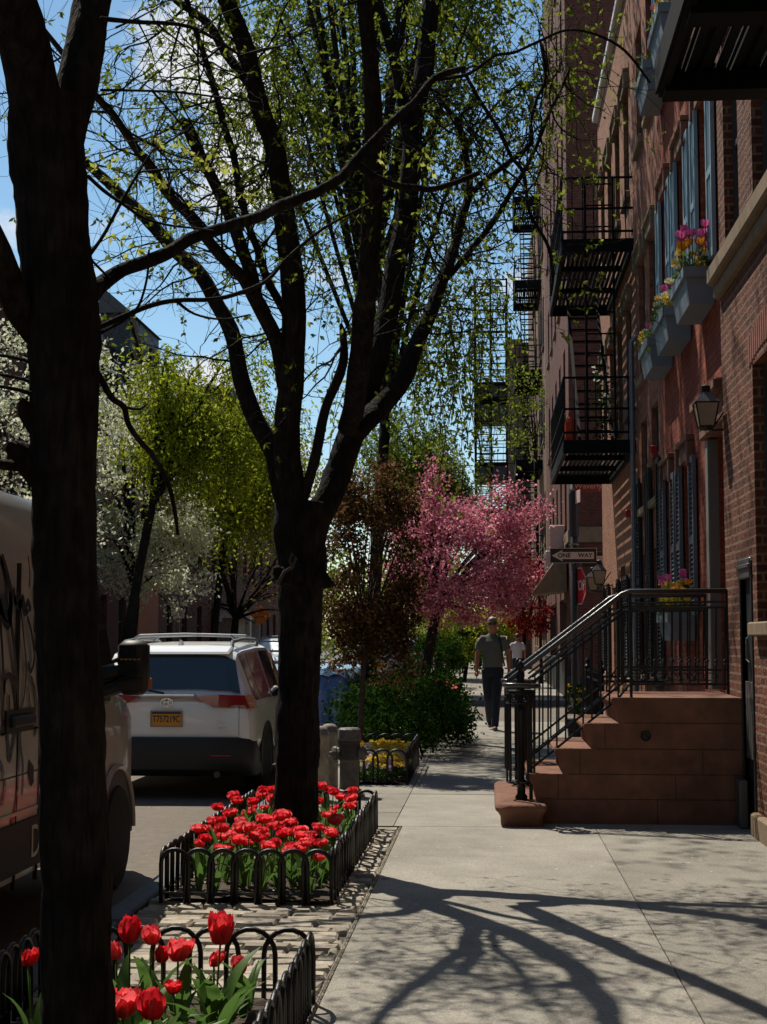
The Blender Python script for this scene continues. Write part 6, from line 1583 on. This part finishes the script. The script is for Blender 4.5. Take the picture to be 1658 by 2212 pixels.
def person(label, loc, facing, H, mats, pose, bag=False, glasses=True):
    """facing -Y when facing = 0"""
    t = thing('person', label, 'person', loc); LOC[t] = V((0,0,0)); t.rotation_euler = (0,0,facing); k = H/1.80; t.scale = (k,k,k)
    sk, shirt, pants, shoe, hair = mats; P = {n: V(v) for n, v in pose.items()}
    q = MB()   # body: head, neck, trunk, arms, legs in one skin
    hd = P['head']
    ell(q, [((hd.x,hd.y-.005,hd.z-.118),.022,.024),((hd.x,hd.y-.02,hd.z-.10),.044,.052),((hd.x,hd.y-.012,hd.z-.06),.060,.078),((hd.x,hd.y,hd.z),.074,.095),((hd.x,hd.y+.005,hd.z+.05),.076,.098),((hd.x,hd.y+.01,hd.z+.09),.062,.080),((hd.x,hd.y+.01,hd.z+.118),.025,.035)], 18)
    q.tube([(hd.x,hd.y-.085,hd.z+.02),(hd.x,hd.y-.107,hd.z-.02),(hd.x,hd.y-.085,hd.z-.034)], [.010,.015,.012], 8)   # nose
    for s in (-1,1): q.ball((hd.x+s*.078, hd.y+.012, hd.z-.005), .024, .35, .7, 1.25, 6)                             # ears
    q.tube([(hd.x-.022,hd.y-.083,hd.z-.066),(hd.x,hd.y-.090,hd.z-.066),(hd.x+.022,hd.y-.083,hd.z-.066)], .008, 6)    # mouth
    q.tube([P['chest']+V((0,.02,.10)), P['neck'], hd+V((0,.02,-.07))], [.075,.056,.052], 12)
    for s in ('l','r'):
        sh, el, wr = P['sh_'+s], P['el_'+s], P['wr_'+s]
        q.tube([sh+V((0,0,-.02)), sh+(el-sh)*.5, el, el+(wr-el)*.35, wr], [.052,.046,.038,.040,.026], 10)
        hand(q, wr, (wr-el).normalized()+V((0,0,-.6)), 1 if s == 'l' else -1)
        hp, kn, an, to = P['hp_'+s], P['kn_'+s], P['an_'+s], P['to_'+s]
        q.tube([hp+V((0,0,.06)), kn, an, an+V((0,0,-.03))], [.08,.055,.036,.036], 10)
    ell(q, [(P['pel']+V((0,0,-.06)),.12,.09),(P['pel']+V((0,0,.08)),.14,.095),(P['waist'],.135,.09),(P['chest'],.155,.10),(P['chest']+V((0,.01,.11)),.12,.07)])
    remesh(q.build('body', sk, t), .0115, 3)
    q = MB()   # shirt
    c, w_, pe = P['chest'], P['waist'], P['pel']
    ell(q, [(pe+V((0,0,.02)),.168,.118),(pe+V((0,0,.10)),.166,.118),(w_,.160,.115),(c+V((0,0,-.06)),.176,.122),(c+V((0,.0,.03)),.182,.122),(c+V((0,.01,.09)),.160,.095),(c+V((0,.012,.125)),.115,.078),(c+V((0,.015,.165)),.072,.064)], 20)
    for s in ('l','r'):
        sh, el = P['sh_'+s], P['el_'+s]; q.tube([c+V((0,.01,.06)), sh+V((-.012*(1 if sh.x > 0 else -1),0,-.022)), sh+(el-sh)*.3, sh+(el-sh)*.70], [.085,.062,.063,.068], 12)
    remesh(q.build('shirt', shirt, t), .013, 5)
    q = MB()   # trousers
    ell(q, [(pe+V((0,0,-.10)),.155,.118),(pe+V((0,0,0)),.165,.120),(pe+V((0,0,.07)),.155,.110)], 16)
    for s in ('l','r'):
        hp, kn, an = P['hp_'+s], P['kn_'+s], P['an_'+s]
        q.tube([hp+V((0,0,.05)), hp+(kn-hp)*.4, kn, kn+(an-kn)*.5, an+V((0,.005,0)), an+V((0,.01,-.03))], [.100,.090,.070,.068,.062,.060], 12)
    remesh(q.build('trousers', pants, t), .014, 5)
    for s in ('l','r'):
        an, to = P['an_'+s], P['to_'+s]; d = (to-an); q = MB()
        hz = an + V((0,.045,-.055)); q.tube([an+V((0,.02,-.02)), hz, hz+(to-hz)*.5, to], [.045,.045,.046,.032], 10, flat=.75)
        remesh(q.build('shoe', shoe, t), .011, 3)
    q = MB()
    ell(q, [((hd.x,hd.y+.035,hd.z-.02),.076,.070),((hd.x,hd.y+.025,hd.z+.03),.083,.088),((hd.x,hd.y+.012,hd.z+.07),.080,.098),((hd.x,hd.y+.005,hd.z+.105),.064,.084),((hd.x,hd.y+.008,hd.z+.132),.025,.04)], 16)
    remesh(q.build('hair', hair, t), .012, 2)
    if glasses:
        q = MB()
        for s in (-1, 1): q.rbox(hd.x+s*.036-.027, hd.y-.103, hd.z+.000, hd.x+s*.036+.027, hd.y-.086, hd.z+.038, .008); q.tube([(hd.x+s*.064,hd.y-.09,hd.z+.026),(hd.x+s*.079,hd.y+.0,hd.z+.022)], .004, 5)
        q.tube([(hd.x-.02,hd.y-.101,hd.z+.027),(hd.x+.02,hd.y-.101,hd.z+.027)], .004, 5); q.build('sunglasses', M['carblack'], t)
    else:
        q = MB()
        for s in (-1, 1): q.ball((hd.x+s*.031, hd.y-.084, hd.z+.018), .012, 1, .6, .7, 5)
        q.build('eye', M['haird'], t)
    if bag:
        q = MB(); q.tube([c+V((.10,-.07,.12)), c+V((.13,-.125,0)), c+V((.16,-.11,-.2)), pe+V((.19,.0,.05))], .016, 6, flat=.4); q.tube([c+V((.10,-.02,.15)), c+V((.12,.10,.1)), c+V((.16,.14,-.2)), pe+V((.19,.05,.05))], .016, 6, flat=.4); q.build('bag_strap', M['black'], t)
    return t
walk = dict(head=(0,-.05,1.675), neck=(0,-.005,1.545), chest=(0,0,1.37), waist=(0,0,1.15), pel=(0,0,.97), sh_l=(-.185,.0,1.47), sh_r=(.185,.01,1.465), el_l=(-.245,.0,1.19), wr_l=(-.255,-.06,.95), el_r=(.25,.07,1.195), wr_r=(.262,.03,.95),
            hp_l=(-.085,0,.92), kn_l=(-.075,.02,.50), an_l=(-.045,.30,.13), to_l=(-.045,.19,.045), hp_r=(.085,0,.92), kn_r=(.055,-.13,.51), an_r=(.03,-.16,.09), to_r=(.035,-.33,.045))
c = at(1063, 1572, 24.6)
person('man walking towards the viewer in olive t-shirt, dark jeans and sunglasses', (c.x+.02, 24.7, 0), 0, 1.86, (M['skind'], M['shirt'], M['jeans'], M['shoe'], M['hair']), walk, True)
walk2 = dict(walk); 
for k_, v_ in dict(an_l=(-.05,-.1,.09), to_l=(-.05,-.27,.045), kn_l=(-.07,-.08,.5), an_r=(.05,.22,.11), to_r=(.05,.08,.045), kn_r=(.07,.02,.5), el_r=(.27,.05,1.2), wr_r=(.30,-.04,.97)).items(): walk2[k_] = v_
c = at(1118, 1400, 45)
person('distant person in a white t-shirt walking away along the sidewalk', (c.x, 45.0, 0), PI, 1.66, (M['skind'], M['shirtw'], M['jeans'], M['shoe'], M['haird']), walk2, False, False)
# ================================================================== light and sky
SUN = V((-.38, .55, 1.0))
sd = bpy.data.lights.new('sun', 'SUN'); sd.energy = 5.0; sd.angle = R(.45); sd.color = (1, .91, .78)
so = bpy.data.objects.new('sun', sd); col.objects.link(so); so.location = (0, 0, 40)
so.rotation_euler = (-SUN).to_track_quat('-Z', 'Y').to_euler()
w = bpy.data.worlds.new('World'); scene.world = w; w.use_nodes = True
nt = w.node_tree; nt.nodes.clear()
out = nt.nodes.new('ShaderNodeOutputWorld'); bg = nt.nodes.new('ShaderNodeBackground'); nt.links.new(bg.outputs[0], out.inputs[0])
sky = nt.nodes.new('ShaderNodeTexSky'); sky.sky_type = 'NISHITA'; sky.sun_disc = False
sky.sun_elevation = math.atan2(1.0, math.hypot(.38, .55)); sky.sun_rotation = math.atan2(-.38, .55)
sky.air_density = 1.0; sky.dust_density = .3; sky.ozone_density = 2.0
tc = nt.nodes.new('ShaderNodeTexCoord'); sp = nt.nodes.new('ShaderNodeSeparateXYZ'); nt.links.new(tc.outputs['Generated'], sp.inputs[0])
# clouds: noise over the sky directions
mp = nt.nodes.new('ShaderNodeMapping'); mp.inputs['Scale'].default_value = (1.0, 1.0, 1.6); mp.inputs['Location'].default_value = (CLOUD if 'CLOUD' in globals() else (3.1, .6, .2))
nt.links.new(tc.outputs['Generated'], mp.inputs[0])
no = nt.nodes.new('ShaderNodeTexNoise'); no.inputs['Scale'].default_value = 5.5; no.inputs['Detail'].default_value = 8; no.inputs['Roughness'].default_value = .55; no.inputs['Distortion'].default_value = .3
nt.links.new(mp.outputs[0], no.inputs['Vector'])
zr = nt.nodes.new('ShaderNodeMapRange'); zr.inputs[1].default_value = .14; zr.inputs[2].default_value = .38; zr.inputs[3].default_value = .0; zr.inputs[4].default_value = -.10
nt.links.new(sp.outputs[2], zr.inputs[0])
ad = nt.nodes.new('ShaderNodeMath'); ad.operation = 'ADD'; nt.links.new(no.outputs['Fac'], ad.inputs[0]); nt.links.new(zr.outputs[0], ad.inputs[1])
cr = nt.nodes.new('ShaderNodeMapRange'); cr.interpolation_type = 'SMOOTHSTEP'; cr.inputs[1].default_value = .49; cr.inputs[2].default_value = .60
nt.links.new(ad.outputs[0], cr.inputs[0])
hs = nt.nodes.new('ShaderNodeHueSaturation'); hs.inputs['Saturation'].default_value = 1.1; hs.inputs['Hue'].default_value = .487; hs.inputs['Value'].default_value = 1.0
nt.links.new(sky.outputs[0], hs.inputs['Color'])
mx = nt.nodes.new('ShaderNodeMix'); mx.data_type = 'RGBA'
nt.links.new(cr.outputs[0], mx.inputs['Factor']); nt.links.new(hs.outputs[0], mx.inputs['A']); mx.inputs['B'].default_value = (7.2, 7.35, 7.6, 1)
nt.links.new(mx.outputs['Result'], bg.inputs[0])
bg.inputs['Strength'].default_value = .10
vs = scene.view_settings; vs.view_transform = 'Standard'; vs.look = 'None'; vs.exposure = .22; vs.gamma = 1.0; vs.use_curve_mapping = False
scene.cycles.max_bounces = 6; scene.cycles.transparent_max_bounces = 4
scene.cycles.use_adaptive_sampling = True
scene.cycles.sample_clamp_indirect = 6
